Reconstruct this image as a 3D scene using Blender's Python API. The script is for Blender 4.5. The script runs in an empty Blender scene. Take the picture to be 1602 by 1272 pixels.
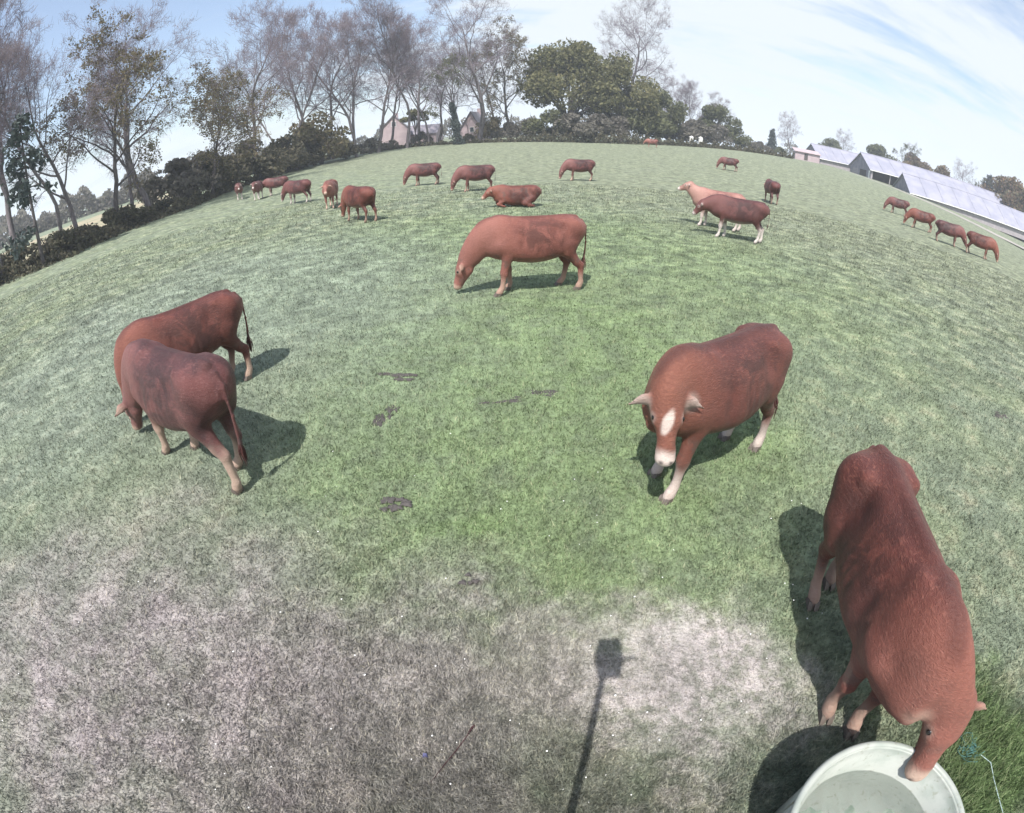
import bpy, math, random
import numpy as np
from mathutils import Vector, Matrix, Quaternion
R = math.radians
SC = bpy.context.scene
COL = SC.collection

# ------------------------------------------------------------------ camera
CAM_H = 3.0
cam_d = bpy.data.cameras.new('camera')
cam_d.type = 'PANO'
cam_d.sensor_width = 36.0
cam_d.sensor_fit = 'HORIZONTAL'
K1 = 1602.0 / 36.0 / 789.0            # radians per mm of sensor
cc = cam_d
cc.panorama_type = 'FISHEYE_LENS_POLYNOMIAL'
cc.fisheye_fov = R(200)
cc.fisheye_polynomial_k0 = 0.0
cc.fisheye_polynomial_k1 = -K1
cc.fisheye_polynomial_k2 = 0.0
cc.fisheye_polynomial_k3 = 0.0
cc.fisheye_polynomial_k4 = 0.0
cam_d.clip_start = 0.005
cam_d.clip_end = 6000
cam = bpy.data.objects.new('camera', cam_d)
COL.objects.link(cam)
cam.matrix_world = Matrix.Translation((0, 0, CAM_H)) @ (Matrix.Rotation(R(90 - 31), 4, 'X') @ Matrix.Rotation(R(-1.0), 4, 'Z'))
SC.camera = cam
SC.render.engine = 'CYCLES'
SC.render.resolution_x = 1024
SC.render.resolution_y = 813
SC.cycles.max_bounces = 5
SC.cycles.volume_bounces = 2
SC.cycles.transparent_max_bounces = 8
SC.cycles.use_denoising = True
SC.view_settings.view_transform = 'Standard'
SC.view_settings.look = 'None'
SC.view_settings.exposure = 0.63
SC.view_settings.gamma = 1.0

# ------------------------------------------------------------------ node helpers
class NT:
    """tiny helper to write node trees as expressions"""
    def __init__(s, nt): s.t = nt
    def n(s, typ, **kw):
        nd = s.t.nodes.new(typ)
        for k, v in kw.items(): setattr(nd, k, v)
        return nd
    def inp(s, sock, v):
        if isinstance(v, bpy.types.NodeSocket): s.t.links.new(v, sock)
        elif v is not None: sock.default_value = v
    def math(s, op, a, b=0.0, c=0.0, clamp=False):
        nd = s.n('ShaderNodeMath', operation=op, use_clamp=clamp)
        s.inp(nd.inputs[0], a); s.inp(nd.inputs[1], b); s.inp(nd.inputs[2], c)
        return nd.outputs[0]
    def vmath(s, op, a, b=(0, 0, 0), sc=None):
        nd = s.n('ShaderNodeVectorMath', operation=op)
        s.inp(nd.inputs[0], a); s.inp(nd.inputs[1], b)
        if sc is not None: s.inp(nd.inputs['Scale'], sc)
        return nd.outputs['Value'] if op in ('LENGTH', 'DOT_PRODUCT', 'DISTANCE') else nd.outputs[0]
    def noise(s, vec, scale, detail=3, rough=0.55, dist=0.0, col=False):
        nd = s.n('ShaderNodeTexNoise')
        s.inp(nd.inputs['Vector'], vec); s.inp(nd.inputs['Scale'], scale)
        nd.inputs['Detail'].default_value = detail; nd.inputs['Roughness'].default_value = rough
        nd.inputs['Distortion'].default_value = dist
        return nd.outputs['Color'] if col else nd.outputs[0]
    def ramp(s, fac, lo, hi, a=0.0, b=1.0):
        nd = s.n('ShaderNodeMapRange', clamp=True); nd.interpolation_type = 'SMOOTHSTEP'
        s.inp(nd.inputs[0], fac)
        for i, v in enumerate((lo, hi, a, b)): nd.inputs[i + 1].default_value = v
        return nd.outputs[0]
    def mix(s, f, a, b, typ='MIX'):
        nd = s.n('ShaderNodeMix', data_type='RGBA', blend_type=typ)
        s.inp(nd.inputs[0], f)
        for sock, v in ((nd.inputs[6], a), (nd.inputs[7], b)):
            s.inp(sock, v if isinstance(v, bpy.types.NodeSocket) else (*v, 1.0))
        return nd.outputs[2]

def material(name, rough=0.8, spec=0.3):
    m = bpy.data.materials.new(name); m.use_nodes = True
    b = m.node_tree.nodes['Principled BSDF']
    b.inputs['Roughness'].default_value = rough
    b.inputs['Specular IOR Level'].default_value = spec
    return m, NT(m.node_tree), b

# ------------------------------------------------------------------ world and sun
SUN_DIR = Vector((-0.175, -0.5256, 0.833)).normalized()      # towards the sun
w = bpy.data.worlds.new('World'); SC.world = w; w.use_nodes = True
T = NT(w.node_tree)
bg = w.node_tree.nodes['Background']
out = w.node_tree.nodes['World Output']
sky = T.n('ShaderNodeTexSky'); sky.sky_type = 'NISHITA'
sky.sun_disc = False
sky.sun_elevation = math.asin(SUN_DIR.z)
sky.sun_rotation = math.atan2(SUN_DIR.x, SUN_DIR.y)
sky.altitude = 20; sky.air_density = 1.0; sky.dust_density = 2.0; sky.ozone_density = 1.0
bg.inputs['Strength'].default_value = 0.145
w.node_tree.links.new(sky.outputs[0], bg.inputs['Color'])
tc = T.n('ShaderNodeTexCoord')
gen = tc.outputs['Generated']
sep = T.n('ShaderNodeSeparateXYZ'); w.node_tree.links.new(gen, sep.inputs[0])
# project the direction on a flat cloud layer
zc = T.math('ADD', T.math('MAXIMUM', sep.outputs[2], 0.0), 0.16)
cx = T.math('DIVIDE', sep.outputs[0], zc); cy = T.math('DIVIDE', sep.outputs[1], zc)
cmb = T.n('ShaderNodeCombineXYZ'); T.inp(cmb.inputs[0], cx); T.inp(cmb.inputs[1], cy)
rotv = T.n('ShaderNodeMapping'); T.inp(rotv.inputs[0], cmb.outputs[0])
rotv.inputs['Rotation'].default_value = (0, 0, R(28)); rotv.inputs['Scale'].default_value = (0.42, 1.25, 1)
rotv.inputs['Location'].default_value = (1.3, 0.4, 0)
cl = T.noise(rotv.outputs[0], 0.95, 8, 0.62, 0.6)
cl2 = T.noise(rotv.outputs[0], 3.2, 4, 0.6, 0.3)
big = T.noise(cmb.outputs[0], 0.22, 2, 0.5)
side = T.ramp(T.math('ADD', sep.outputs[0], T.math('MULTIPLY', sep.outputs[2], -0.35)), -0.55, 0.0, 0.0, 0.27)
low = T.ramp(sep.outputs[2], 0.0, 0.2, 0.17, 0.0)
s_ = T.math('ADD', T.math('ADD', cl, T.math('MULTIPLY', T.math('SUBTRACT', cl2, 0.5), 0.38)), T.math('ADD', side, low))
s_ = T.math('ADD', s_, T.math('MULTIPLY', T.math('SUBTRACT', big, 0.5), 0.25))
mask = T.ramp(s_, 0.57, 0.80, 0.12, 1.0)
cb = T.n('ShaderNodeBackground'); cb.inputs['Color'].default_value = (0.86, 0.93, 1.0, 1); cb.inputs['Strength'].default_value = 0.66
mx = T.n('ShaderNodeMixShader')
T.inp(mx.inputs[0], mask)
w.node_tree.links.new(bg.outputs[0], mx.inputs[1]); w.node_tree.links.new(cb.outputs[0], mx.inputs[2])
w.node_tree.links.new(mx.outputs[0], out.inputs['Surface'])

sd = bpy.data.lights.new('sun', 'SUN'); sd.energy = 4.6; sd.angle = R(0.6); sd.color = (1.0, 0.955, 0.90)
so = bpy.data.objects.new('sun', sd); COL.objects.link(so)
so.rotation_euler = SUN_DIR.to_track_quat('Z', 'Y').to_euler()

# ------------------------------------------------------------------ object helpers
def tag(o, label=None, cat=None, group=None, kind=None):
    if label: o['label'] = label
    if cat: o['category'] = cat
    if group: o['group'] = group
    if kind: o['kind'] = kind
    return o
def empty(name, loc=(0, 0, 0), yaw=0.0, scale=1.0):
    o = bpy.data.objects.new(name, None); COL.objects.link(o)
    o.location = loc; o.rotation_euler = (0, 0, yaw); o.scale = (scale,) * 3
    o.empty_display_size = 0.2
    return o
def link(name, me, parent=None, loc=None, mat=None):
    o = bpy.data.objects.new(name, me); COL.objects.link(o)
    if parent: o.parent = parent
    if loc is not None: o.location = loc
    if mat is not None and not me.materials: me.materials.append(mat)
    return o
def mesh_np(name, V, F, mat=None, smooth=True):
    """V (n,3), F (m,k) with constant k"""
    me = bpy.data.meshes.new(name)
    V = np.asarray(V, np.float32); F = np.asarray(F, np.int32)
    m, k = F.shape
    me.vertices.add(len(V)); me.vertices.foreach_set('co', V.ravel())
    me.loops.add(m * k); me.loops.foreach_set('vertex_index', F.ravel())
    me.polygons.add(m); me.polygons.foreach_set('loop_start', np.arange(0, m * k, k, dtype=np.int32))
    me.polygons.foreach_set('loop_total', np.full(m, k, np.int32))
    me.polygons.foreach_set('use_smooth', np.full(m, smooth))
    me.update(calc_edges=True); me.validate()
    if mat: me.materials.append(mat)
    return me
def attr(me, name, arr):
    a = me.attributes.new(name, 'FLOAT', 'POINT'); a.data.foreach_set('value', np.asarray(arr, np.float32))
class MB:
    """collects boxes, bars and loose faces into one mesh"""
    def __init__(s): s.v = []; s.f = []
    def face(s, pts):
        b = len(s.v); s.v += [tuple(p) for p in pts]; s.f.append(tuple(range(b, b + len(pts)))); return s
    def hexa(s, p):                      # 8 points: bottom 4, top 4 (both ccw from above)
        b = len(s.v); s.v += [tuple(q) for q in p]
        for f in ((0, 3, 2, 1), (4, 5, 6, 7), (0, 1, 5, 4), (1, 2, 6, 5), (2, 3, 7, 6), (3, 0, 4, 7)):
            s.f.append(tuple(b + i for i in f))
        return s
    def box(s, x0, y0, z0, x1, y1, z1):
        return s.hexa([(x0, y0, z0), (x1, y0, z0), (x1, y1, z0), (x0, y1, z0), (x0, y0, z1), (x1, y0, z1), (x1, y1, z1), (x0, y1, z1)])
    def tube(s, pts, rad, n=8, cap=True):
        pts = [Vector(p) for p in pts]; rad = rad if hasattr(rad, '__len__') else [rad] * len(pts)
        b = len(s.v); up = Vector((0, 0, 1))
        for i, p in enumerate(pts):
            d = (pts[min(i + 1, len(pts) - 1)] - pts[max(i - 1, 0)]).normalized()
            a = d.cross(up if abs(d.z) < .9 else Vector((1, 0, 0))).normalized(); c = d.cross(a)
            for k in range(n):
                t = 2 * math.pi * k / n
                s.v.append(tuple(p + (a * math.cos(t) + c * math.sin(t)) * rad[i]))
        for i in range(len(pts) - 1):
            for k in range(n):
                s.f.append((b + i * n + k, b + i * n + (k + 1) % n, b + (i + 1) * n + (k + 1) % n, b + (i + 1) * n + k))
        if cap:
            s.f.append(tuple(b + k for k in range(n))); e = b + (len(pts) - 1) * n
            s.f.append(tuple(e + k for k in reversed(range(n))))
        return s
    def lathe(s, prof, n=48, close=False):
        b = len(s.v); m = len(prof)
        for k in range(n):
            t = 2 * math.pi * k / n
            for r, z in prof: s.v.append((r * math.cos(t), r * math.sin(t), z))
        for k in range(n):
            for i in range(m - 1):
                s.f.append((b + k * m + i, b + ((k + 1) % n) * m + i, b + ((k + 1) % n) * m + i + 1, b + k * m + i + 1))
        return s
    def build(s, name, mat, parent=None, smooth=False, loc=None):
        me = bpy.data.meshes.new(name); me.from_pydata(s.v, [], s.f); me.update()
        if smooth: me.polygons.foreach_set('use_smooth', [True] * len(me.polygons))
        me.materials.append(mat)
        return link(name, me, parent, loc)

def sstep(a, b, t):
    t = np.clip((t - a) / (b - a), 0, 1); return t * t * (3 - 2 * t)
def terr(x, y):
    r = np.hypot(x, y); a = np.degrees(np.arctan2(x, y)); a = np.where(np.abs(a) > 120, 0, a)
    k = 1.65 * (1 - sstep(8, 32, -a)) + 0.9 * sstep(6, 30, a) - 3.9 * np.clip((a - 35) / 22, 0, 1.1)
    return k * sstep(35, 110, r)
def pol(az, d):
    return d * math.sin(R(az)), d * math.cos(R(az))

# ------------------------------------------------------------------ pasture colour (shared by the soil and the blades)
def pasture_group():
    g = bpy.data.node_groups.new('pasture_colour', 'ShaderNodeTree')
    g.interface.new_socket('Rnd', in_out='INPUT', socket_type='NodeSocketFloat')
    g.interface.new_socket('Color', in_out='OUTPUT', socket_type='NodeSocketColor')
    g.interface.new_socket('Clump', in_out='OUTPUT', socket_type='NodeSocketFloat')
    t = NT(g); gi = t.n('NodeGroupInput'); go = t.n('NodeGroupOutput')
    pos = t.n('ShaderNodeNewGeometry').outputs['Position']
    sp = t.n('ShaderNodeSeparateXYZ'); t.inp(sp.inputs[0], pos)
    fl = t.n('ShaderNodeCombineXYZ'); t.inp(fl.inputs[0], sp.outputs[0]); t.inp(fl.inputs[1], sp.outputs[1])
    P = fl.outputs[0]
    warp = t.vmath('SCALE', t.vmath('SUBTRACT', t.noise(P, 0.9, 4, 0.6, col=True), (0.5, 0.5, 0.5)), sc=2.4)
    warp2 = t.vmath('SCALE', t.vmath('SUBTRACT', t.noise(P, 7.0, 5, 0.7, col=True), (0.5, 0.5, 0.5)), sc=0.75)
    Pw = t.vmath('ADD', t.vmath('ADD', P, warp), warp2)
    def blob(cx, cy, rx, ry, soft=0.6):
        d = t.vmath('LENGTH', t.vmath('MULTIPLY', t.vmath('SUBTRACT', Pw, (cx, cy, 0)), (1 / rx, 1 / ry, 0)))
        return t.ramp(d, 1.0 + soft, 1.0 - soft, 0.0, 1.0)
    n1 = t.noise(P, 0.55, 4, 0.6)
    n2 = t.noise(P, 2.3, 4, 0.65)
    n3 = t.noise(P, 9.0, 4, 0.7)
    n4 = t.noise(P, 38.0, 3, 0.7)
    grey = (0.190, 0.226, 0.165); green = (0.172, 0.232, 0.118); lush = (0.150, 0.215, 0.095)
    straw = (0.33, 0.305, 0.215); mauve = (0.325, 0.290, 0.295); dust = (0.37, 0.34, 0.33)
    pale = (0.225, 0.262, 0.222)
    c = t.mix(t.ramp(n1, 0.35, 0.68), grey, (0.195, 0.232, 0.150))
    c = t.mix(t.ramp(n2, 0.48, 0.75, 0, 0.55), c, straw)
    gm = t.math('ADD', blob(0.3, 4.9, 2.6, 3.2, 0.55), t.math('MULTIPLY', blob(0.5, 12, 8, 7, 0.6), 0.75), clamp=True)
    c = t.mix(t.math('MULTIPLY', gm, t.ramp(n2, 0.25, 0.6, 0.45, 0.95)), c, green)
    c = t.mix(t.math('MULTIPLY', blob(-6.5, 9.5, 5.5, 6.5, 0.5), 0.6), c, pale)
    mm = t.math('MULTIPLY', blob(-3.0, 1.2, 2.4, 1.6, 0.8), t.ramp(n2, 0.3, 0.65, 0.55, 0.95))  # pinkish grey patches: the lens's edge colour shading put into the ground colour
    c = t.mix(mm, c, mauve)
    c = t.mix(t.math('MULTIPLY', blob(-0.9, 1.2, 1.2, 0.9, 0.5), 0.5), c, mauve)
    c = t.mix(t.math('MULTIPLY', blob(1.15, 1.5, 0.85, 0.70, 0.6), t.ramp(n3, 0.32, 0.60, 0.45, 1.0)), c, dust)
    c = t.mix(t.math('MULTIPLY', blob(0.30, 1.75, 1.0, 0.45, 0.6), 0.5), c, dust)
    c = t.mix(blob(3.15, 0.25, 0.75, 0.75, 0.45), c, lush)
    c = t.mix(t.math('MULTIPLY', blob(-0.35, 3.25, 0.3, 0.3, 0.6), 0.6), c, lush)
    # farther right the sward is browner
    c = t.mix(t.ramp(t.vmath('DOT_PRODUCT', P, (0.75, 0.55, 0)), 9, 24, 0.0, 0.5), c, (0.20, 0.215, 0.15))
    # fine mottling of clumps and gaps between them
    f = t.math('ADD', t.math('MULTIPLY', n3, 0.6), t.math('MULTIPLY', n4, 0.4))
    v = t.ramp(f, 0.34, 0.66, 0.68, 1.32)
    farf = t.ramp(t.vmath('LENGTH', P), 4.0, 15.0, 0.35, 1.0)
    def soft(x, lo): return t.math('ADD', 1.0, t.math('MULTIPLY', t.math('SUBTRACT', x, 1.0), farf))
    v = t.math('MULTIPLY', v, soft(t.ramp(n2, 0.32, 0.68, 0.68, 1.28), 0))
    n5 = t.noise(t.vmath('MULTIPLY', P, (1, 1, 0)), 1.1, 5, 0.75, 0.8)
    v = t.math('MULTIPLY', v, soft(t.ramp(n5, 0.36, 0.62, 0.72, 1.16), 0))
    rv = t.ramp(gi.outputs[0], 0, 1, 0.72, 1.32)
    c = t.mix(t.ramp(gi.outputs[0], 0.72, 1.0, 0, 0.45), c, straw)
    c = t.mix(1.0, c, t.vmath('SCALE', (1, 1, 1), sc=t.math('MULTIPLY', v, rv)), 'MULTIPLY')
    t.inp(go.inputs[0], c); t.inp(go.inputs[1], f)
    return g
PG = pasture_group()
def pasture_mat(name, blades):
    m, t, b = material(name, 0.85, 0.15)
    g = t.n('ShaderNodeGroup'); g.node_tree = PG
    if blades:
        a = t.n('ShaderNodeAttribute', attribute_name='rnd'); t.inp(g.inputs[0], a.outputs['Fac'])
        tr = t.n('ShaderNodeBsdfTranslucent'); t.inp(tr.inputs[0], g.outputs[0])
        mxs = t.n('ShaderNodeMixShader'); mxs.inputs[0].default_value = 0.3
        o = m.node_tree.nodes['Material Output']
        t.t.links.new(b.outputs[0], mxs.inputs[1]); t.t.links.new(tr.outputs[0], mxs.inputs[2]); t.t.links.new(mxs.outputs[0], o.inputs[0])
    else:
        g.inputs[0].default_value = 0.42
        bp = t.n('ShaderNodeBump'); bp.inputs['Strength'].default_value = 0.9; bp.inputs['Distance'].default_value = 0.06
        t.inp(bp.inputs['Height'], g.outputs[1]); t.inp(b.inputs['Normal'], bp.outputs[0])
    t.inp(b.inputs['Base Color'], g.outputs[0])
    return m
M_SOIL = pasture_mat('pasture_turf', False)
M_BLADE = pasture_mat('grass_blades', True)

# ------------------------------------------------------------------ ground sheet
def ground():
    rs = np.concatenate([np.linspace(0.4, 12, 60), np.geomspace(12.3, 140, 70), np.geomspace(150, 4500, 26)])
    na = 240; th = np.linspace(0, 2 * np.pi, na, endpoint=False)
    rr, tt = np.meshgrid(rs, th, indexing='ij')
    x = rr * np.sin(tt); y = rr * np.cos(tt)
    z = terr(x, y) + 0.012 * (np.sin(x * 2.1 + np.sin(y * 1.3)) + np.sin(y * 1.7 + 1.1 * np.sin(x * .9))) * (rr < 60)
    V = np.stack([x, y, z], -1).reshape(-1, 3)
    V = np.vstack([[0, 0, 0.0], V])
    i, j = np.meshgrid(np.arange(len(rs) - 1), np.arange(na), indexing='ij')
    a = 1 + i * na + j; b = 1 + i * na + (j + 1) % na
    F = np.stack([a, a + na, b + na, b], -1).reshape(-1, 4)
    cap = np.array([[0, 1 + k, 1 + (k + 1) % na, 1 + (k + 1) % na] for k in range(na)])
    me = bpy.data.meshes.new('pasture')
    me.from_pydata(V.tolist(), [], F.tolist() + [[0, 1 + k, 1 + (k + 1) % na] for k in range(na)])
    me.update(); me.polygons.foreach_set('use_smooth', [True] * len(me.polygons))
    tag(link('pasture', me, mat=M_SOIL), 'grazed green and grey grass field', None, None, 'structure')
ground()

def grass():
    rng = np.random.default_rng(5)
    N = 660000
    # about even in the picture: density falls with distance
    u = rng.random(N)
    r = 0.45 * (30 / 0.45) ** (u ** 0.92)
    a = np.radians(rng.uniform(-104, 104, N))
    keep = (np.abs(np.degrees(a)) < 66) | (r < 6.0) | ((np.abs(np.degrees(a)) < 84) & (r < 20))
    r = r[keep]; a = a[keep]
    x = r * np.sin(a); y = r * np.cos(a)
    k = (y > -1.0)
    x = x[k]; y = y[k]; r = r[k]; n = len(x)
    # clumping
    cl = np.sin(x * 7.1 + 2 * np.sin(y * 3.3)) * np.sin(y * 6.3 + 2 * np.sin(x * 2.9))
    h = rng.uniform(0.018, 0.05, n) * (1 + 0.18 * cl) * (1 + r * 0.04)
    lush = np.exp(-(((x - 3.2) / .8) ** 2 + ((y - .25) / .75) ** 2) ** 2)
    h *= 1 + 1.9 * lush
    bare = np.exp(-(((x - 1.2) / .8) ** 2 + ((y - 1.5) / .7) ** 2) ** 2)
    h *= 1 - 0.62 * bare
    wd = rng.uniform(0.0022, 0.0045, n) * (1 + r * 0.16)
    az = rng.uniform(0, 2 * np.pi, n); lean = rng.uniform(0.15, 1.1, n); la = rng.uniform(0, 2 * np.pi, n)
    bx, by = np.cos(az) * wd, np.sin(az) * wd
    z0 = terr(x, y) + 0.012 * (np.sin(x * 2.1 + np.sin(y * 1.3)) + np.sin(y * 1.7 + 1.1 * np.sin(x * .9))) - 0.004
    V = np.empty((n, 3, 3), np.float32)
    V[:, 0] = np.stack([x - bx, y - by, z0], -1); V[:, 1] = np.stack([x + bx, y + by, z0], -1)
    V[:, 2] = np.stack([x + np.cos(la) * lean * h, y + np.sin(la) * lean * h, z0 + h], -1)
    F = np.arange(n * 3).reshape(-1, 3)
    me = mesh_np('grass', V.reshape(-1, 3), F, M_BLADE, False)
    attr(me, 'rnd', np.repeat(rng.random(n), 3))
    tag(link('grass', me), 'short tufted grass covering the near pasture', 'grass', None, 'stuff')
grass()

# ------------------------------------------------------------------ cattle: one smooth surface grown from a distance field
def surface_nets(d, org, h):
    s = d < 0
    nx, ny, nz = d.shape
    def C(o): return d[o[0]:nx - 1 + o[0], o[1]:ny - 1 + o[1], o[2]:nz - 1 + o[2]]
    cnt = np.zeros((nx - 1, ny - 1, nz - 1), np.float32); pos = np.zeros(cnt.shape + (3,), np.float32)
    corners = [(i, j, k) for i in (0, 1) for j in (0, 1) for k in (0, 1)]
    for a in corners:
        for ax in range(3):
            if a[ax]: continue
            b = list(a); b[ax] = 1
            da, db = C(a), C(b); cr = (da < 0) != (db < 0)
            t = np.where(cr, da / np.where(cr, da - db, 1), 0)
            cnt += cr
            for q in range(3):
                pos[..., q] += cr * (a[q] + (t if q == ax else 0))
    act = cnt > 0
    idx = np.full(act.shape, -1, np.int64); idx[act] = np.arange(act.sum())
    ijk = np.argwhere(act)
    V = (ijk + pos[act] / cnt[act][:, None]) * h + org
    F = []
    for ax in range(3):
        o1, o2 = [(1, 2), (2, 0), (0, 1)][ax]
        sa = [slice(1, -1)] * 3; sb = [slice(1, -1)] * 3
        sa[ax] = slice(0, -1); sb[ax] = slice(1, None)
        A, B = s[tuple(sa)], s[tuple(sb)]
        base = [1, 1, 1]; base[ax] = 0
        for sign in (0, 1):
            e = np.argwhere((A & ~B) if sign == 0 else (~A & B)) + base
            if not len(e): continue
            def cell(u1, u2):
                c = e.copy(); c[:, o1] += u1; c[:, o2] += u2; return idx[c[:, 0], c[:, 1], c[:, 2]]
            q = np.stack([cell(-1, -1), cell(0, -1), cell(0, 0), cell(-1, 0)], -1)
            F.append(q if sign == 0 else q[:, ::-1])
    return V, np.vstack(F)

class Field:
    def __init__(s, lo, hi, h):
        s.lo = np.array(lo, float); s.h = h
        n = np.ceil((np.array(hi) - s.lo) / h).astype(int) + 1
        s.n = n; s.d = np.full(n, 0.4, np.float32)
        s.ax = [s.lo[i] + np.arange(n[i]) * h for i in range(3)]
    def region(s, lo, hi):
        a = np.clip(np.floor((np.array(lo) - s.lo) / s.h).astype(int), 0, s.n); b = np.clip(np.ceil((np.array(hi) - s.lo) / s.h).astype(int) + 1, 0, s.n)
        sl = tuple(slice(a[i], b[i]) for i in range(3))
        g = np.meshgrid(*[s.ax[i][sl[i]] for i in range(3)], indexing='ij')
        return sl, np.stack(g, -1).astype(np.float32)
    def add(s, sl, f, k):
        o = s.d[sl]
        hh = np.clip(0.5 + 0.5 * (o - f) / k, 0, 1)
        s.d[sl] = o * (1 - hh) + f * hh - k * hh * (1 - hh)
    def cone(s, a, b, ra, rb, k=0.04, side=None, flat=1.0):
        a = np.array(a, np.float32); b = np.array(b, np.float32); m = max(ra, rb) * max(flat, 1) + k + 0.05
        sl, P = s.region(np.minimum(a, b) - m, np.maximum(a, b) + m)
        if P.size == 0: return
        ab = b - a; L = float(ab @ ab) + 1e-9
        t = np.clip(((P - a) @ ab) / L, 0, 1)
        v = P - a - t[..., None] * ab
        r = ra + (rb - ra) * t
        if side is not None:
            sd_ = np.array(side, np.float32); sd_ /= np.linalg.norm(sd_)
            c = v @ sd_
            q = np.sqrt(np.maximum((v * v).sum(-1) - c * c, 0) + (c / flat) ** 2)
            f = (q - r) * min(flat, 1)
        else:
            f = np.sqrt((v * v).sum(-1)) - r
        s.add(sl, f, k)
    def chain(s, pts, rad, k=0.04, side=None, flat=1.0):
        for i in range(len(pts) - 1): s.cone(pts[i], pts[i + 1], rad[i], rad[i + 1], k, side, flat)

TX = np.array([-.98, -.93, -.86, -.74, -.58, -.40, -.15, .10, .32, .50, .66, .78, .88, .95])
TT = np.array([1.12, 1.22, 1.285, 1.34, 1.365, 1.345, 1.325, 1.325, 1.345, 1.375, 1.355, 1.27, 1.17, 1.05])
TB = np.array([1.02, .95, .86, .76, .66, .585, .535, .525, .555, .60, .64, .70, .78, .90])
TW = np.array([.05, .13, .185, .235, .275, .305, .34, .345, .315, .285, .25, .205, .15, .07])
def smooth_prof(Y):
    xs = np.linspace(TX[0], TX[-1], 240); y = np.interp(xs, TX, Y)
    kk = np.hanning(19); kk /= kk.sum()
    yp = np.pad(y, 9, mode='edge'); return xs, np.convolve(yp, kk, 'valid')

def bez(p, n):
    p = [np.array(q, float) for q in p]; o = []
    for i in range(n + 1):
        t = i / n; q = p
        while len(q) > 1: q = [q[j] * (1 - t) + q[j + 1] * t for j in range(len(q) - 1)]
        o.append(q[0])
    return o

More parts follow.
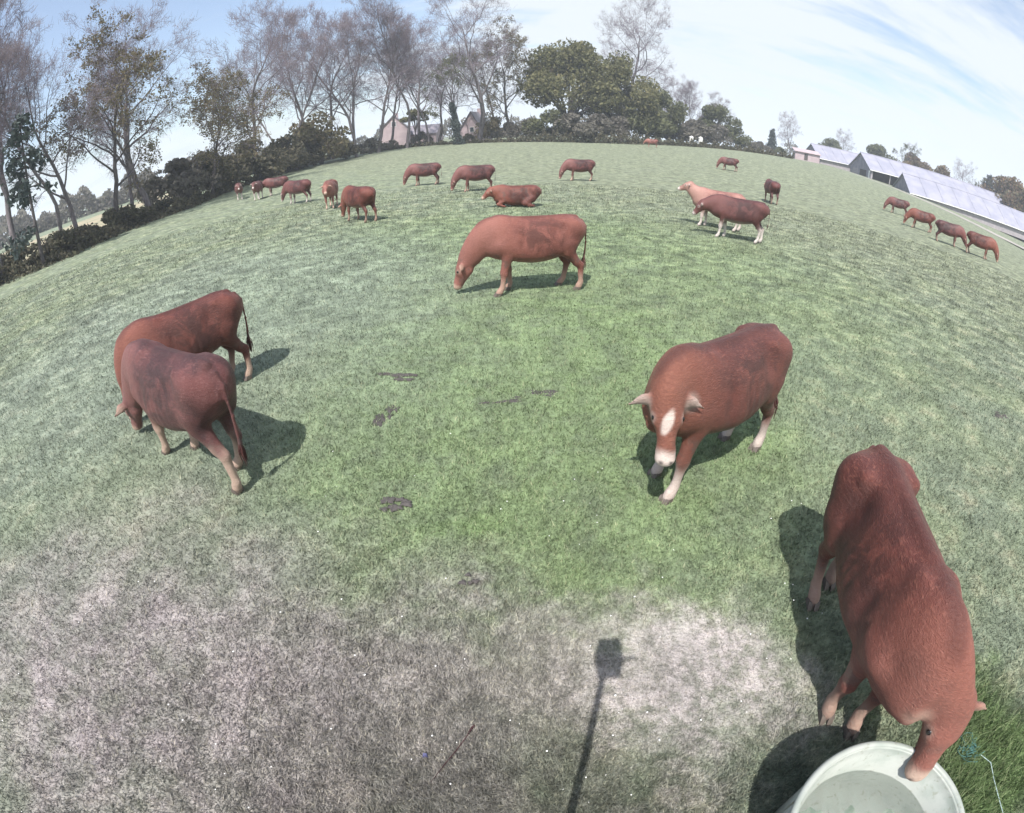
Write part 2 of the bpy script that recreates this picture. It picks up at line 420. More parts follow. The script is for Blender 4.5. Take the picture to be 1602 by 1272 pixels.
def cow_mesh(name, mat, h=0.02, poll=(1.22, 0, .62), muz=(1.36, 0, .08), legs=(0, 0, 0, 0), dz=0.0, lying=False, pale=0.6, seed=0, white=0.0, tail=0.0, bend=0.0, fat=1.0, neck=1.0, stance=1.0):
    """legs: fore/aft shift of hooves LF, RF, LH, RH. local x forward, y left"""
    poll = np.array(poll, float); muz = np.array(muz, float)
    lo = [-1.2, min(-.5, poll[1] - .45, muz[1] - .3), -.03]; hi = [max(1.15, poll[0] + .25, muz[0] + .15), max(.5, poll[1] + .45, muz[1] + .3), max(1.5, poll[2] + .25)]
    if lying: lo[1] = -.75; hi[1] = .75
    f = Field(lo, hi, h)
    # trunk
    sl, P = f.region((-1.2, -.62, .0), (1.15, .62, 1.6))
    X, Y, Z = P[..., 0], P[..., 1], P[..., 2] - dz
    Y = Y - bend * (X - 0) ** 2
    xs, pt = smooth_prof(TT); _, pb = smooth_prof(TB); _, pw = smooth_prof(TW)
    top = np.interp(X, xs, pt); bot = np.interp(X, xs, pb); hw = np.interp(X, xs, pw) * fat
    zc = (top + bot) / 2 + .02; hh = (top - bot) / 2
    zn = np.clip((Z - zc) / hh, -1.3, 1.3)
    wz = hw * (1 - 0.17 * zn - 0.10 * zn * zn + .04)
    e = (np.abs(Y / wz) ** 2.7 + np.abs(zn) ** 2.7 + 1e-9) ** (1 / 2.7)
    dd = (e - 1) * np.minimum(hh, hw) * 0.9
    dd = np.maximum(dd, np.maximum(xs[0] - X, X - xs[-1]) * .8)
    dd = dd + .030 * np.exp(-((X + .36) / .10) ** 2 - ((Z - 1.14) / .10) ** 2) + .022 * np.exp(-((X - .26) / .06) ** 2 - ((Z - 1.0) / .22) ** 2)
    dd = dd + .0045 * np.sin((X - .12 * (Z - .9)) * 62) * np.exp(-((X + .05) / .22) ** 2 - ((Z - .92) / .20) ** 2)
    f.add(sl, dd, 0.025)
    yb = lambda x, y: y + bend * x * x
    Zs = lambda z: z + dz
    for s in (1, -1):
        f.cone((-.50, yb(-.5, s * .185), Zs(1.275)), (-.58, yb(-.5, s * .17), Zs(1.25)), .058, .06, .06)      # hook bones
        f.cone((-.87, yb(-.9, s * .09), Zs(1.17)), (-.84, yb(-.9, s * .11), Zs(1.08)), .055, .075, .08)       # pin bones
        f.cone((.40, yb(.4, s * .10), Zs(1.28)), (.58, yb(.5, s * .20), Zs(.92)), .075, .12, .06, (0, 1, 0), .75)    # shoulder blade
        f.cone((-.66, yb(-.66, s * .16), Zs(1.12)), (-.58, yb(-.6, s * .19), Zs(.84)), .215, .17, .06, (0, 1, 0), .72)   # thigh
    f.cone((-.80, yb(-.8, 0), Zs(1.335)), (.55, yb(.5, 0), Zs(1.345)), .03, .035, .06)                       # backbone
    f.cone((.66, 0, Zs(.84)), (.78, 0, Zs(.84)), .15, .12, .12, (0, 1, 0), .75)                               # brisket
    # neck
    n0 = np.array((.62, 0, 1.13 + dz)); fwd = np.array((1.0, 0, -.05))
    hd = muz - poll; L = np.linalg.norm(hd); hf = hd / L
    L0 = .50; muz = poll + hf * L0
    c1 = n0 + fwd * np.linalg.norm(poll - n0) * .42
    nb = bez([n0, c1, poll + hf * .06 - np.array((0, 0, .02))], 7)
    rr = np.interp(np.linspace(0, 1, 8), [0, .3, .7, 1], np.array([.27, .225, .172, .125]) * (neck, neck, neck, 1))
    tdir = poll - n0; sdv = np.cross((0, 0, 1.0), tdir); sdv = sdv / (np.linalg.norm(sdv) + 1e-6)
    f.chain(nb, rr, .08, sdv, .68)
    # head frame
    upv = np.array((0, 0, 1.0)) if abs(hf[2]) < .93 else np.array((1.0, 0, 0)) * (1 if hf[2] < 0 else -1)
    if abs(hf[2]) >= .93:
        hz = np.array([poll[0] - .62, poll[1], 0]); upv = hz / (np.linalg.norm(hz) + 1e-6)
    hs = np.cross(upv, hf); hs /= np.linalg.norm(hs); hu = np.cross(hf, hs)
    H = lambda a, b, c: poll + hf * a + hs * b + hu * c
    f.cone(H(-.01, 0, .015), H(.17, 0, .015), .108, .106, .04, hs, 1.12)
    f.cone(H(.12, 0, .01), H(.38, 0, .015), .098, .068, .04, hs, .98)
    f.cone(H(.10, 0, -.09), H(.36, 0, -.05), .092, .060, .05, hs, .88)
    f.cone(H(.42, 0, .0), H(.47, 0, -.008), .066, .068, .03, hs, 1.22)
    f.cone(H(.36, 0, -.06), H(.455, 0, -.06), .042, .040, .03, hs, 1.15)
    f.cone(H(-.05, 0, .02), H(-.02, 0, .05), .055, .06, .05)
    for s in (1, -1):
        f.cone(H(.15, s * .075, .045), H(.19, s * .075, .04), .035, .035, .035)
        en = hf * 0.35 + hu * .2; en = en / np.linalg.norm(en)
        f.cone(H(.02, s * .105, .0), H(.03, s * .18, .0), .030, .052, .03, en, .5)
        f.cone(H(.03, s * .18, .0), H(.07, s * .30, -.035), .055, .020, .02, en, .36)
    # legs
    feet = []
    if not lying:
        for q, (x0, s, fr) in enumerate(((.5, 1, 1), (.5, -1, 1), (-.66, 1, 0), (-.66, -1, 0))):
            sh = legs[q]
            if fr: J = [(.50, .17, .92), (.47, .175, .72), (.50, .165, .42), (.49, .165, .385), (.495, .165, .14), (.53, .165, .075), (.55, .165, .03)]; RR = [.145, .100, .064, .056, .043, .052, .055]
            else: J = [(-.58, .185, .88), (-.56, .19, .74), (-.70, .175, .52), (-.77, .17, .46), (-.735, .17, .14), (-.69, .17, .075), (-.67, .17, .03)]; RR = [.17, .12, .072, .062, .045, .053, .056]
            pts = [(x + sh * (1 - min(z / .95, 1)), yb(x, s * y * (1 - (1 - stance) * (1 - min(z / .95, 1)))), z) for x, y, z in J]
            f.chain(pts, RR, .035, (0, 1, 0), .85)
            feet.append(pts[-1])
    else:
        for s in (1, -1):
            f.chain([(.52, s * .2, .30), (.80, s * .24, .14), (.56, s * .27, .06), (.50, s * .27, .05)], [.11, .06, .045, .045], .03)
            f.chain([(-.55, s * .22, .36), (-.25, s * .36, .16), (-.62, s * .38, .07), (-.40, s * .40, .05)], [.18, .10, .05, .045], .03)
    # tail
    tz = 1.27 + dz
    tb = [(-.90, 0, tz), (-.99, tail * .1, tz - .12), (-1.0, tail * .3, max(tz - .42, .1)), (-.97, tail * .6, max(tz - .72, .06)), (-.96, tail * .7, max(tz - .86, .05))]
    f.chain(tb, [.03, .022, .018, .024, .012], .02)
    V, F = surface_nets(f.d, f.lo, h)
    # one light smoothing pass keeps the form and hides the grid
    for _ in range(2):
        acc = np.zeros_like(V); cn = np.zeros(len(V))
        for i in range(4):
            a, b = F[:, i], F[:, (i + 1) % 4]
            np.add.at(acc, a, V[b]); np.add.at(acc, b, V[a]); np.add.at(cn, a, 1); np.add.at(cn, b, 1)
        V = V * .5 + .5 * acc / np.maximum(cn, 1)[:, None]
    me = mesh_np(name, V, F, mat, True)
    V = V.astype(float)
    # markings that belong to the coat
    def ball(c, r, so=.5): return 1 - sstep(r * (1 - so), r * (1 + so), np.linalg.norm(V - np.array(c), axis=1))
    rng = np.random.default_rng(seed)
    wob = np.sin(V[:, 0] * 23 + seed) * np.sin(V[:, 1] * 19) * np.sin(V[:, 2] * 21)
    pl = .95 * ball(H(.475, 0, -.005), .095 + .012 * wob, .3)
    for s in (1, -1):
        pl = np.maximum(pl, .42 * ball(H(.165, s * .115, .035), .045, .6))
        pl = np.maximum(pl, .55 * ball(H(.06, s * .22, -.0), .09, .5))
    if white:
        Q = V - poll; qa, qs, qu = Q @ hf, Q @ hs, Q @ hu
        wp = 1 - sstep(.7, 1.25, np.sqrt(((qa - .20) / .085) ** 2 + ((qs + .012 + .2 * (qa - .2)) / (.044 + .014 * wob)) ** 2) + .35 * wob)
        pl = np.maximum(pl, white * wp * (qu > .02))
    if not lying:
        legz = 1 - sstep(.16 + .2 * (pale > .9), .46 + .16 * (pale > .9), V[:, 2] + .05 * wob)
        onleg = np.zeros(len(V))
        for q in feet: onleg = np.maximum(onleg, 1 - sstep(.16, .26, np.hypot(V[:, 0] - q[0], V[:, 1] - q[1])))
        pl = np.maximum(pl, pale * legz * onleg)
        belly = .35 * (1 - sstep(.58, .72, V[:, 2])) * (np.abs(V[:, 0]) < .5) * (V[:, 2] > .45)
        pl = np.maximum(pl, belly * pale)
    dk = np.zeros(len(V))
    for s in (1, -1):
        dk = np.maximum(dk, .8 * ball(H(.505, s * .038, .03), .018, .5))
        dk = np.maximum(dk, .85 * ball(H(.17, s * .112, .045), .024, .35))
    dk = np.maximum(dk, .5 * ball(H(.53, 0, -.035), .03, .5))
    for q in feet: dk = np.maximum(dk, .55 * (1 - sstep(.045, .065, V[:, 2])) * (np.hypot(V[:, 0] - q[0], V[:, 1] - q[1]) < .12))
    dk = np.maximum(dk, .6 * ball(tb[3], .07, .4))
    ym = bend * .02
    sad = .85 * (1 - sstep(.5, 1.25, np.sqrt(((V[:, 0] + .12) / .48) ** 2 + ((V[:, 2] - 1.05 - dz) / .36) ** 2)))
    sad = np.maximum(sad, .5 * (1 - sstep(.5, 1.3, np.sqrt(((V[:, 0] + .66) / .28) ** 2 + ((V[:, 2] - .90 - dz) / .34) ** 2))))
    attr(me, 'pale', pl); attr(me, 'dark', dk); attr(me, 'saddle', sad)
    return me, feet, H, (hf, hs, hu), tb

def coat(name, c1, c2, c3, seed_=0.0, palec=(0.50, 0.37, 0.29), front=None):
    m, t, b = material(name, 0.50, 0.38)
    oc = t.n('ShaderNodeTexCoord').outputs['Object']
    n1 = t.noise(oc, 2.6, 4, 0.6, 0.4)
    n2 = t.noise(t.vmath('MULTIPLY', oc, (1, 1.3, 3.0)), 26, 4, 0.7, 0.6)
    n3 = t.noise(t.vmath('MULTIPLY', oc, (1, 1.0, 2.4)), 110, 2, 0.6)
    c = t.mix(t.ramp(n1, 0.40, 0.60), c1, c2)
    c = t.mix(t.ramp(n2, 0.50, 0.66, 0, 0.75), c, c3)
    c = t.mix(t.ramp(n3, 0.3, 0.7, 0.0, 0.45), c, c2)
    a = t.n('ShaderNodeAttribute', attribute_name='saddle')
    n6 = t.noise(t.vmath('ADD', oc, (seed_, 0, 0)), 3.4, 5, 0.65, 0.9)
    c = t.mix(t.math('MULTIPLY', a.outputs['Fac'], t.ramp(n6, .40, .56, .1, 1.0)), c, tuple(q * .50 for q in c2))
    sz = t.n('ShaderNodeSeparateXYZ'); t.inp(sz.inputs[0], oc)
    c = t.mix(t.math('MULTIPLY', t.ramp(sz.outputs[0], .25, .95, 0, .75), t.ramp(n2, .3, .7, .6, 1.0)), c, front or c3)
    c = t.mix(t.math('MULTIPLY', t.ramp(t.math('ABSOLUTE', sz.outputs[1]), .11, .02, 0, .55), t.ramp(sz.outputs[2], 1.2, 1.32, 0, 1)), c, tuple(q * .55 for q in c2))
    mud = t.math('MULTIPLY', t.ramp(sz.outputs[2], .95, .55, 0, 1), t.ramp(t.noise(oc, 6.5, 5, .7), .52, .64, 0, .6))
    c = t.mix(mud, c, (0.085, 0.060, 0.050))
    a = t.n('ShaderNodeAttribute', attribute_name='pale')
    c = t.mix(t.math('MULTIPLY', a.outputs['Fac'], t.ramp(n2, .2, .7, 1.0, .75)), c, palec)
    a = t.n('ShaderNodeAttribute', attribute_name='dark')
    c = t.mix(a.outputs['Fac'], c, (0.035, 0.028, 0.03))
    t.inp(b.inputs['Base Color'], c)
    b.inputs['Sheen Weight'].default_value = 0.08; b.inputs['Sheen Roughness'].default_value = 0.4
    b.inputs['Sheen Tint'].default_value = (0.9, 0.65, 0.6, 1)
    bp = t.n('ShaderNodeBump'); bp.inputs['Strength'].default_value = 0.85; bp.inputs['Distance'].default_value = 0.016
    t.inp(bp.inputs['Height'], t.math('ADD', n2, t.math('MULTIPLY', n3, .5))); t.inp(b.inputs['Normal'], bp.outputs[0])
    return m
COAT_RED = coat('red_brown_coat', (0.150, 0.042, 0.030), (0.080, 0.022, 0.017), (0.24, 0.088, 0.062))
COAT_BULL = coat('young_bull_coat', (0.130, 0.038, 0.028), (0.072, 0.021, 0.017), (0.22, 0.080, 0.056), 2.0, (0.66, 0.58, 0.52), (0.215, 0.084, 0.052))
COAT_PALE = coat('pale_red_coat', (0.34, 0.175, 0.145), (0.26, 0.12, 0.10), (0.42, 0.25, 0.21), 6.0, (0.66, 0.60, 0.56))
COAT_DARK = coat('dark_red_coat', (0.130, 0.042, 0.038), (0.055, 0.020, 0.021), (0.21, 0.090, 0.082), 8.0)
COAT_LIGHT = coat('light_red_coat', (0.215, 0.074, 0.055), (0.140, 0.044, 0.033), (0.29, 0.125, 0.10), 4.0)
COAT_WHITE = coat('dark_red_coat_white_legs', (0.120, 0.040, 0.036), (0.070, 0.024, 0.024), (0.17, 0.07, 0.065), 12.0, (0.66, 0.60, 0.56))
M_EYE, _, b_ = material('eye_dark', 0.12, 0.6); b_.inputs['Base Color'].default_value = (0.012, 0.009, 0.008, 1)
M_HOOF, t_, b_ = material('hoof_horn', 0.55, 0.35)
t_.inp(b_.inputs['Base Color'], t_.mix(t_.noise(t_.n('ShaderNodeTexCoord').outputs['Object'], 40, 3), (0.06, 0.05, 0.045), (0.16, 0.13, 0.11)))
M_TUFT, _, b_ = material('tail_hair', 0.7, 0.2); b_.inputs['Base Color'].default_value = (0.07, 0.03, 0.027, 1)

def hoof_mesh():
    b = MB()
    for s in (1, -1):
        y0, y1 = sorted((s * .006, s * .052))
        b.hexa([(-.045, y0, 0), (.085, y0, 0), (.065, y1, 0), (-.045, y1, 0), (-.03, y0, .062), (.035, y0, .066), (.03, y1, .06), (-.03, y1, .058)])
    me = bpy.data.meshes.new('hoof'); me.from_pydata(b.v, [], b.f); me.update(); me.materials.append(M_HOOF); return me
HOOF = hoof_mesh()
def eye_mesh():
    b = MB(); b.lathe([(.001, -.022)] + [(.022 * math.cos(a), .022 * math.sin(a)) for a in np.linspace(-1.3, 1.3, 7)] + [(.001, .022)], 12)
    me = bpy.data.meshes.new('eye'); me.from_pydata(b.v, [], b.f); me.update()
    me.polygons.foreach_set('use_smooth', [True] * len(me.polygons)); me.materials.append(M_EYE); return me
EYE = eye_mesh()

HERD = 'red brown cattle on the pasture'
def cow(label, x, y, az, mat, scale=1.0, parts=True, muz_w=None, poll_w=None, lh=0.0, cat='cow', **kw):
    yaw = R(90 - az)
    e = empty('cow', (x, y, float(terr(x, y))), yaw, scale)
    tag(e, label, cat, HERD)
    inv = Matrix.Rotation(-yaw, 3, 'Z')
    def loc(p): return np.array(inv @ (Vector(p) - Vector((x, y, 0)))) / scale
    if poll_w is not None: kw['poll'] = loc(poll_w)
    if muz_w is not None: kw['muz'] = loc(muz_w)
    me, feet, H, (hf, hs, hu), tb = cow_mesh('body', mat, **kw)
    link('body', me, e)
    if parts:
        for q in feet:
            link('hoof', HOOF, e, (q[0] + .005, q[1], -.004))
        for s in (1, -1): link('eye', EYE, e, H(.17, s * .108, .05))
        t0, t1 = Vector(tb[3]), Vector(tb[4])
        bb = MB(); rg = random.Random(4)
        for i in range(36):
            a = rg.uniform(0, 6.28); q = rg.uniform(.004, .03)
            p0 = t0 + Vector((0, 0, rg.uniform(-.02, .06))); p1 = t1 + Vector((math.cos(a) * q * 1.3, math.sin(a) * q * 1.3, rg.uniform(-.12, .0)))
            pm = (p0 + p1) / 2 + Vector((math.cos(a), math.sin(a), 0)) * q
            bb.tube([p0, pm, p1], [.006, .006, .002], 3, False)
        bb.build('tail_tuft', M_TUFT, e)
    return e

cow('large red brown cow seen from above drinking at the round white trough', 2.23, 1.43, 197, COAT_RED, .98,
    poll_w=(2.20, .52, .92), muz_w=(2.10, .28, .48), h=.0165, legs=(.05, -.08, -.10, .14), seed=1, pale=.6, fat=.79, neck=.80, stance=.55)
cow('red brown young bull with pale muzzle looking up at the camera, head turned', 1.90, 3.79, 239, COAT_BULL, 1.0,
    poll_w=(1.19, 3.22, 1.13), muz_w=(1.15, 2.94, .75), h=.0165, legs=(.16, -.02, -.06, .08), seed=2, pale=.8, white=.85, cat='bull', tail=.2)
cow('red brown cow grazing, rump and pale hind feet towards the camera, nearer of left pair', -3.45, 3.90, -66, COAT_DARK, 1.0,
    poll_w=(-4.70, 4.38, .56), muz_w=(-4.90, 4.48, .10), h=.0165, legs=(.12, -.20, -.16, .18), seed=3, pale=.93, stance=.8)
cow('red brown cow partly hidden behind the grazing cow on the left, pale hind legs', -4.38, 5.45, -142, COAT_RED, .97,
    poll_w=(-5.06, 4.78, .58), muz_w=(-5.12, 4.66, .12), h=.02, legs=(.0, -.1, -.08, .1), seed=4, pale=.85)
cow('light red brown cow grazing side on in the middle of the field', .45, 9.35, -104, COAT_LIGHT, 1.06,
    poll_w=(-.82, 9.15, .62), muz_w=(-1.03, 9.2, .10), h=.02, legs=(.14, -.12, -.14, .12), seed=5, pale=.6)

FAR = [
 ('dark red cow with bold white legs standing side on, head lowered to the left', 7.3, 15.15, -66, COAT_WHITE, dict(poll=(1.2, 0, 1.05), muz=(1.45, 0, .7), pale=.97, legs=(.12, -.12, .06, -.12))),
 ('pale red cow with raised head standing just behind the white legged cow', 7.35, 17.0, -62, COAT_PALE, dict(poll=(1.06, 0, 1.46), muz=(1.42, 0, 1.28), pale=.95, legs=(.1, -.08, .05, -.1))),
 ('red brown cow standing alone behind the white legged cow, seen from behind', 15.25, 27.5, 10, COAT_DARK, dict(poll=(1.15, -.1, 1.05), muz=(1.42, -.15, .75), pale=.6)),
 ('red brown cow lying down on the grass behind the cow grazing in the middle', .35, 20.6, -96, COAT_RED, dict(poll=(1.06, .1, .72), muz=(1.30, .15, .50), dz=-.50, lying=True)),
 ('red brown cow grazing beyond the lying cow, right of the small grazing cow', -1.6, 26.6, -108, COAT_DARK, dict(legs=(.15, -.1, .1, -.1))),
 ('small looking red brown cow grazing far off in front of the pink gabled house', -5.0, 31.3, -98, COAT_DARK, dict(legs=(.05, -.1, .1, -.05))),
 ('red brown cow grazing far off in front of the big round evergreen oak', 4.5, 32.2, -100, COAT_DARK, dict(legs=(.12, -.1, .1, -.1), pale=.8)),
 ('light red cow farthest away, standing by the dark hedge line', 23.1, 82.3, -80, COAT_LIGHT, dict(poll=(1.15, 0, .9), muz=(1.4, 0, .55))),
 ('dark cow grazing alone far off to the right, in front of the bare trees', 22.7, 50.5, -62, COAT_DARK, dict(legs=(.1, -.1, .1, -.1))),
 ('red brown cow with dark flank grazing nearest the camera in the far left group', -5.6, 18.8, -48, COAT_RED, dict(legs=(.1, -.1, .1, -.1))),
 ('light red cow facing the camera just left of the dark flanked cow', -8.6, 24.1, 170, COAT_LIGHT, dict(poll=(1.05, 0, 1.2), muz=(1.36, 0, .9), pale=.9)),
 ('red brown cow with lowered head, fourth from the left in the far left group', -12.0, 28.1, -72, COAT_WHITE, dict(poll=(1.2, 0, .7), muz=(1.36, 0, .25), pale=.9)),
 ('dark red cow third from the left end of the far left group', -17.3, 36.4, -100, COAT_WHITE, dict(poll=(1.15, 0, .9), muz=(1.4, 0, .6), pale=.8)),
 ('light faced red cow second from the left end of the far left group', -18.3, 35.1, 165, COAT_WHITE, dict(poll=(1.05, 0, 1.3), muz=(1.4, 0, 1.0), pale=.95)),
 ('pale faced cow at the left end of the far left group by the hedge', -21.6, 38.1, 150, COAT_WHITE, dict(poll=(1.05, 0, 1.25), muz=(1.4, 0, .95), pale=.95)),
 ('red brown cow leftmost of the four grazing in front of the long barn', 32.8, 35.2, -52, COAT_DARK, dict(legs=(.1, -.1, .1, -.1))),
 ('red brown cow second from left of the four grazing in front of the long barn', 28.3, 27.6, -50, COAT_RED, dict(legs=(.15, -.05, .1, -.1))),
 ('red brown cow third from left of the four grazing in front of the long barn', 26.5, 23.2, 130, COAT_DARK, dict(poll=(1.15, 0, .7), muz=(1.35, 0, .3))),
 ('red brown cow rightmost of the four grazing in front of the long barn', 27.4, 21.1, 138, COAT_RED, dict(legs=(.05, -.1, .1, -.1))),
]
for i, (lab, x, y, az, mt, kw) in enumerate(FAR):
    cow(lab, x, y, az, mt, 1.0, parts=False, h=.034, seed=10 + i, tail=.1 * ((i % 3) - 1), **kw)

# ------------------------------------------------------------------ round trough, mast, twine, stick, dung pats
def trough():
    M_TUB, t, b = material('trough_plastic', 0.35, 0.4)
    oc = t.n('ShaderNodeTexCoord').outputs['Object']
    c = t.mix(t.ramp(t.noise(oc, 5, 4, .6), .42, .7, 0, .6), (0.34, 0.36, 0.33), (0.22, 0.26, 0.225))
    c = t.mix(t.ramp(t.noise(oc, 22, 4, .65), .56, .70, 0, .6), c, (0.20, 0.21, 0.16))
    t.inp(b.inputs['Base Color'], c)
    e = empty('water_trough', (1.72, .03, 0)); tag(e, 'round off-white plastic water trough the big cow drinks from', 'trough')
    R0 = .565
    wall = MB(); wall.lathe([(.02, .012), (.47, .012), (.475, .0), (.50, .0), (R0 - .02, .56), (R0 - .045, .58), (R0 - .05, .565), (R0 - .062, .50), (R0 - .074, .495), (R0 - .082, .44), (R0 - .094, .435), (.468, .05), (.02, .05)], 96)
    wall.build('tub_wall', M_TUB, e, True)
    rim = MB(); rim.lathe([(R0 - .046, .566), (R0 - .044, .586), (R0 - .03, .596), (R0 - .012, .592), (R0 - .004, .578), (R0 - .008, .560), (R0 - .02, .556), (R0 - .04, .572)], 96)
    rim.build('rim', M_TUB, e, True)
    for k in range(14):
        a = 2 * math.pi * (k + .3) / 14; ca, sa = math.cos(a), math.sin(a)
        rb = MB(); rb.tube([(ca * (.486 + (R0 - .05 - .468) * (z / .56)), sa * (.486 + (R0 - .05 - .468) * (z / .56)), z + .02) for z in (0.03, .25, .50)], .019, 8)
        rb.build('rib', M_TUB, e, True)
    M_W, t, b = material('trough_water', 0.04, 0.5)
    b.inputs['Base Color'].default_value = (0.86, 0.92, 0.88, 1); b.inputs['Transmission Weight'].default_value = 0.95; b.inputs['IOR'].default_value = 1.33
    oc = t.n('ShaderNodeTexCoord').outputs['Object']
    bp = t.n('ShaderNodeBump'); bp.inputs['Strength'].default_value = .35; bp.inputs['Distance'].default_value = .02
    ln = t.vmath('LENGTH', t.vmath('SUBTRACT', oc, (.36, .26, .3)))
    t.inp(bp.inputs['Height'], t.math('ADD', t.math('MULTIPLY', t.math('SINE', t.math('MULTIPLY', ln, 70)), .25), t.noise(oc, 7, 3)))
    t.inp(b.inputs['Normal'], bp.outputs[0])
    wa = MB(); n = 96; rr = .534
    wa.v = [(0, 0, .36)] + [(.5095 * math.cos(2 * math.pi * k / n), .5095 * math.sin(2 * math.pi * k / n), .36) for k in range(n)]
    wa.f = [(0, 1 + k, 1 + (k + 1) % n) for k in range(n)]
    wa.build('water', M_W, e, False)
    # algae stains on the tub floor
    M_AL, t, b = material('algae', 0.8, 0.2)
    oc = t.n('ShaderNodeTexCoord').outputs['Object']
    c = t.mix(t.ramp(t.noise(oc, 9, 4, .6), .4, .65), (0.36, 0.40, 0.34), (0.20, 0.27, 0.22)); t.inp(b.inputs['Base Color'], c)
    al = MB(); n = 96
    rr_ = [.33 + .07 * math.sin(3 * t_ + 1) + .04 * math.sin(7 * t_) + .02 * math.sin(17 * t_ + 2) for t_ in [2 * math.pi * k / n for k in range(n)]]
    al.v = [(0, 0, .054)] + [(rr_[k] * math.cos(2 * math.pi * k / n), rr_[k] * math.sin(2 * math.pi * k / n), .054) for k in range(n)]
    al.f = [(0, 1 + k, 1 + (k + 1) % n) for k in range(n)]
    al.build('algae_film', M_AL, e)
trough()

def mast():
    M_BK, t, b = material('black_housing', 0.5, 0.4); b.inputs['Base Color'].default_value = (0.03, 0.03, 0.033, 1)
    M_AL, t, b = material('mast_tube', 0.35, 0.5); b.inputs['Base Color'].default_value = (0.45, 0.45, 0.46, 1); b.inputs['Metallic'].default_value = .8
    e = empty('camera_mast', (.035, -.16, 0)); tag(e, 'camera mast whose box and pole cast the thin shadow on the bare patch', 'mast')
    p = MB(); p.tube([(0, 0, 0), (-.025, .02, 1.4), (-.05, .045, 2.86)], [.027, .025, .020], 16); p.build('pole', M_AL, e, True)
    h = MB(); x0, y0 = -.04, .03
    h.box(x0 - .075, y0 - .10, 2.85, x0 + .075, y0 + .085, 3.06)
    h.box(x0 - .06, y0 - .08, 3.06, x0 + .05, y0 + .06, 3.075)
    h.build('housing', M_BK, e)
    k = MB(); k.tube([(x0 - .02, y0, 2.80), (x0 - .02, y0, 2.852)], [.03, .05], 12); k.build('bracket', M_BK, e, True)
    a = MB(); a.tube([(x0 + .07, y0 - .04, 2.98), (x0 + .17, y0 - .05, 3.0)], [.012, .009], 8); a.build('antenna', M_BK, e, True)
    a = MB(); a.tube([(x0 - .07, y0 - .02, 2.93), (x0 - .13, y0 - .02, 2.93)], .004, 6); a.build('antenna', M_BK, e, True)
mast()

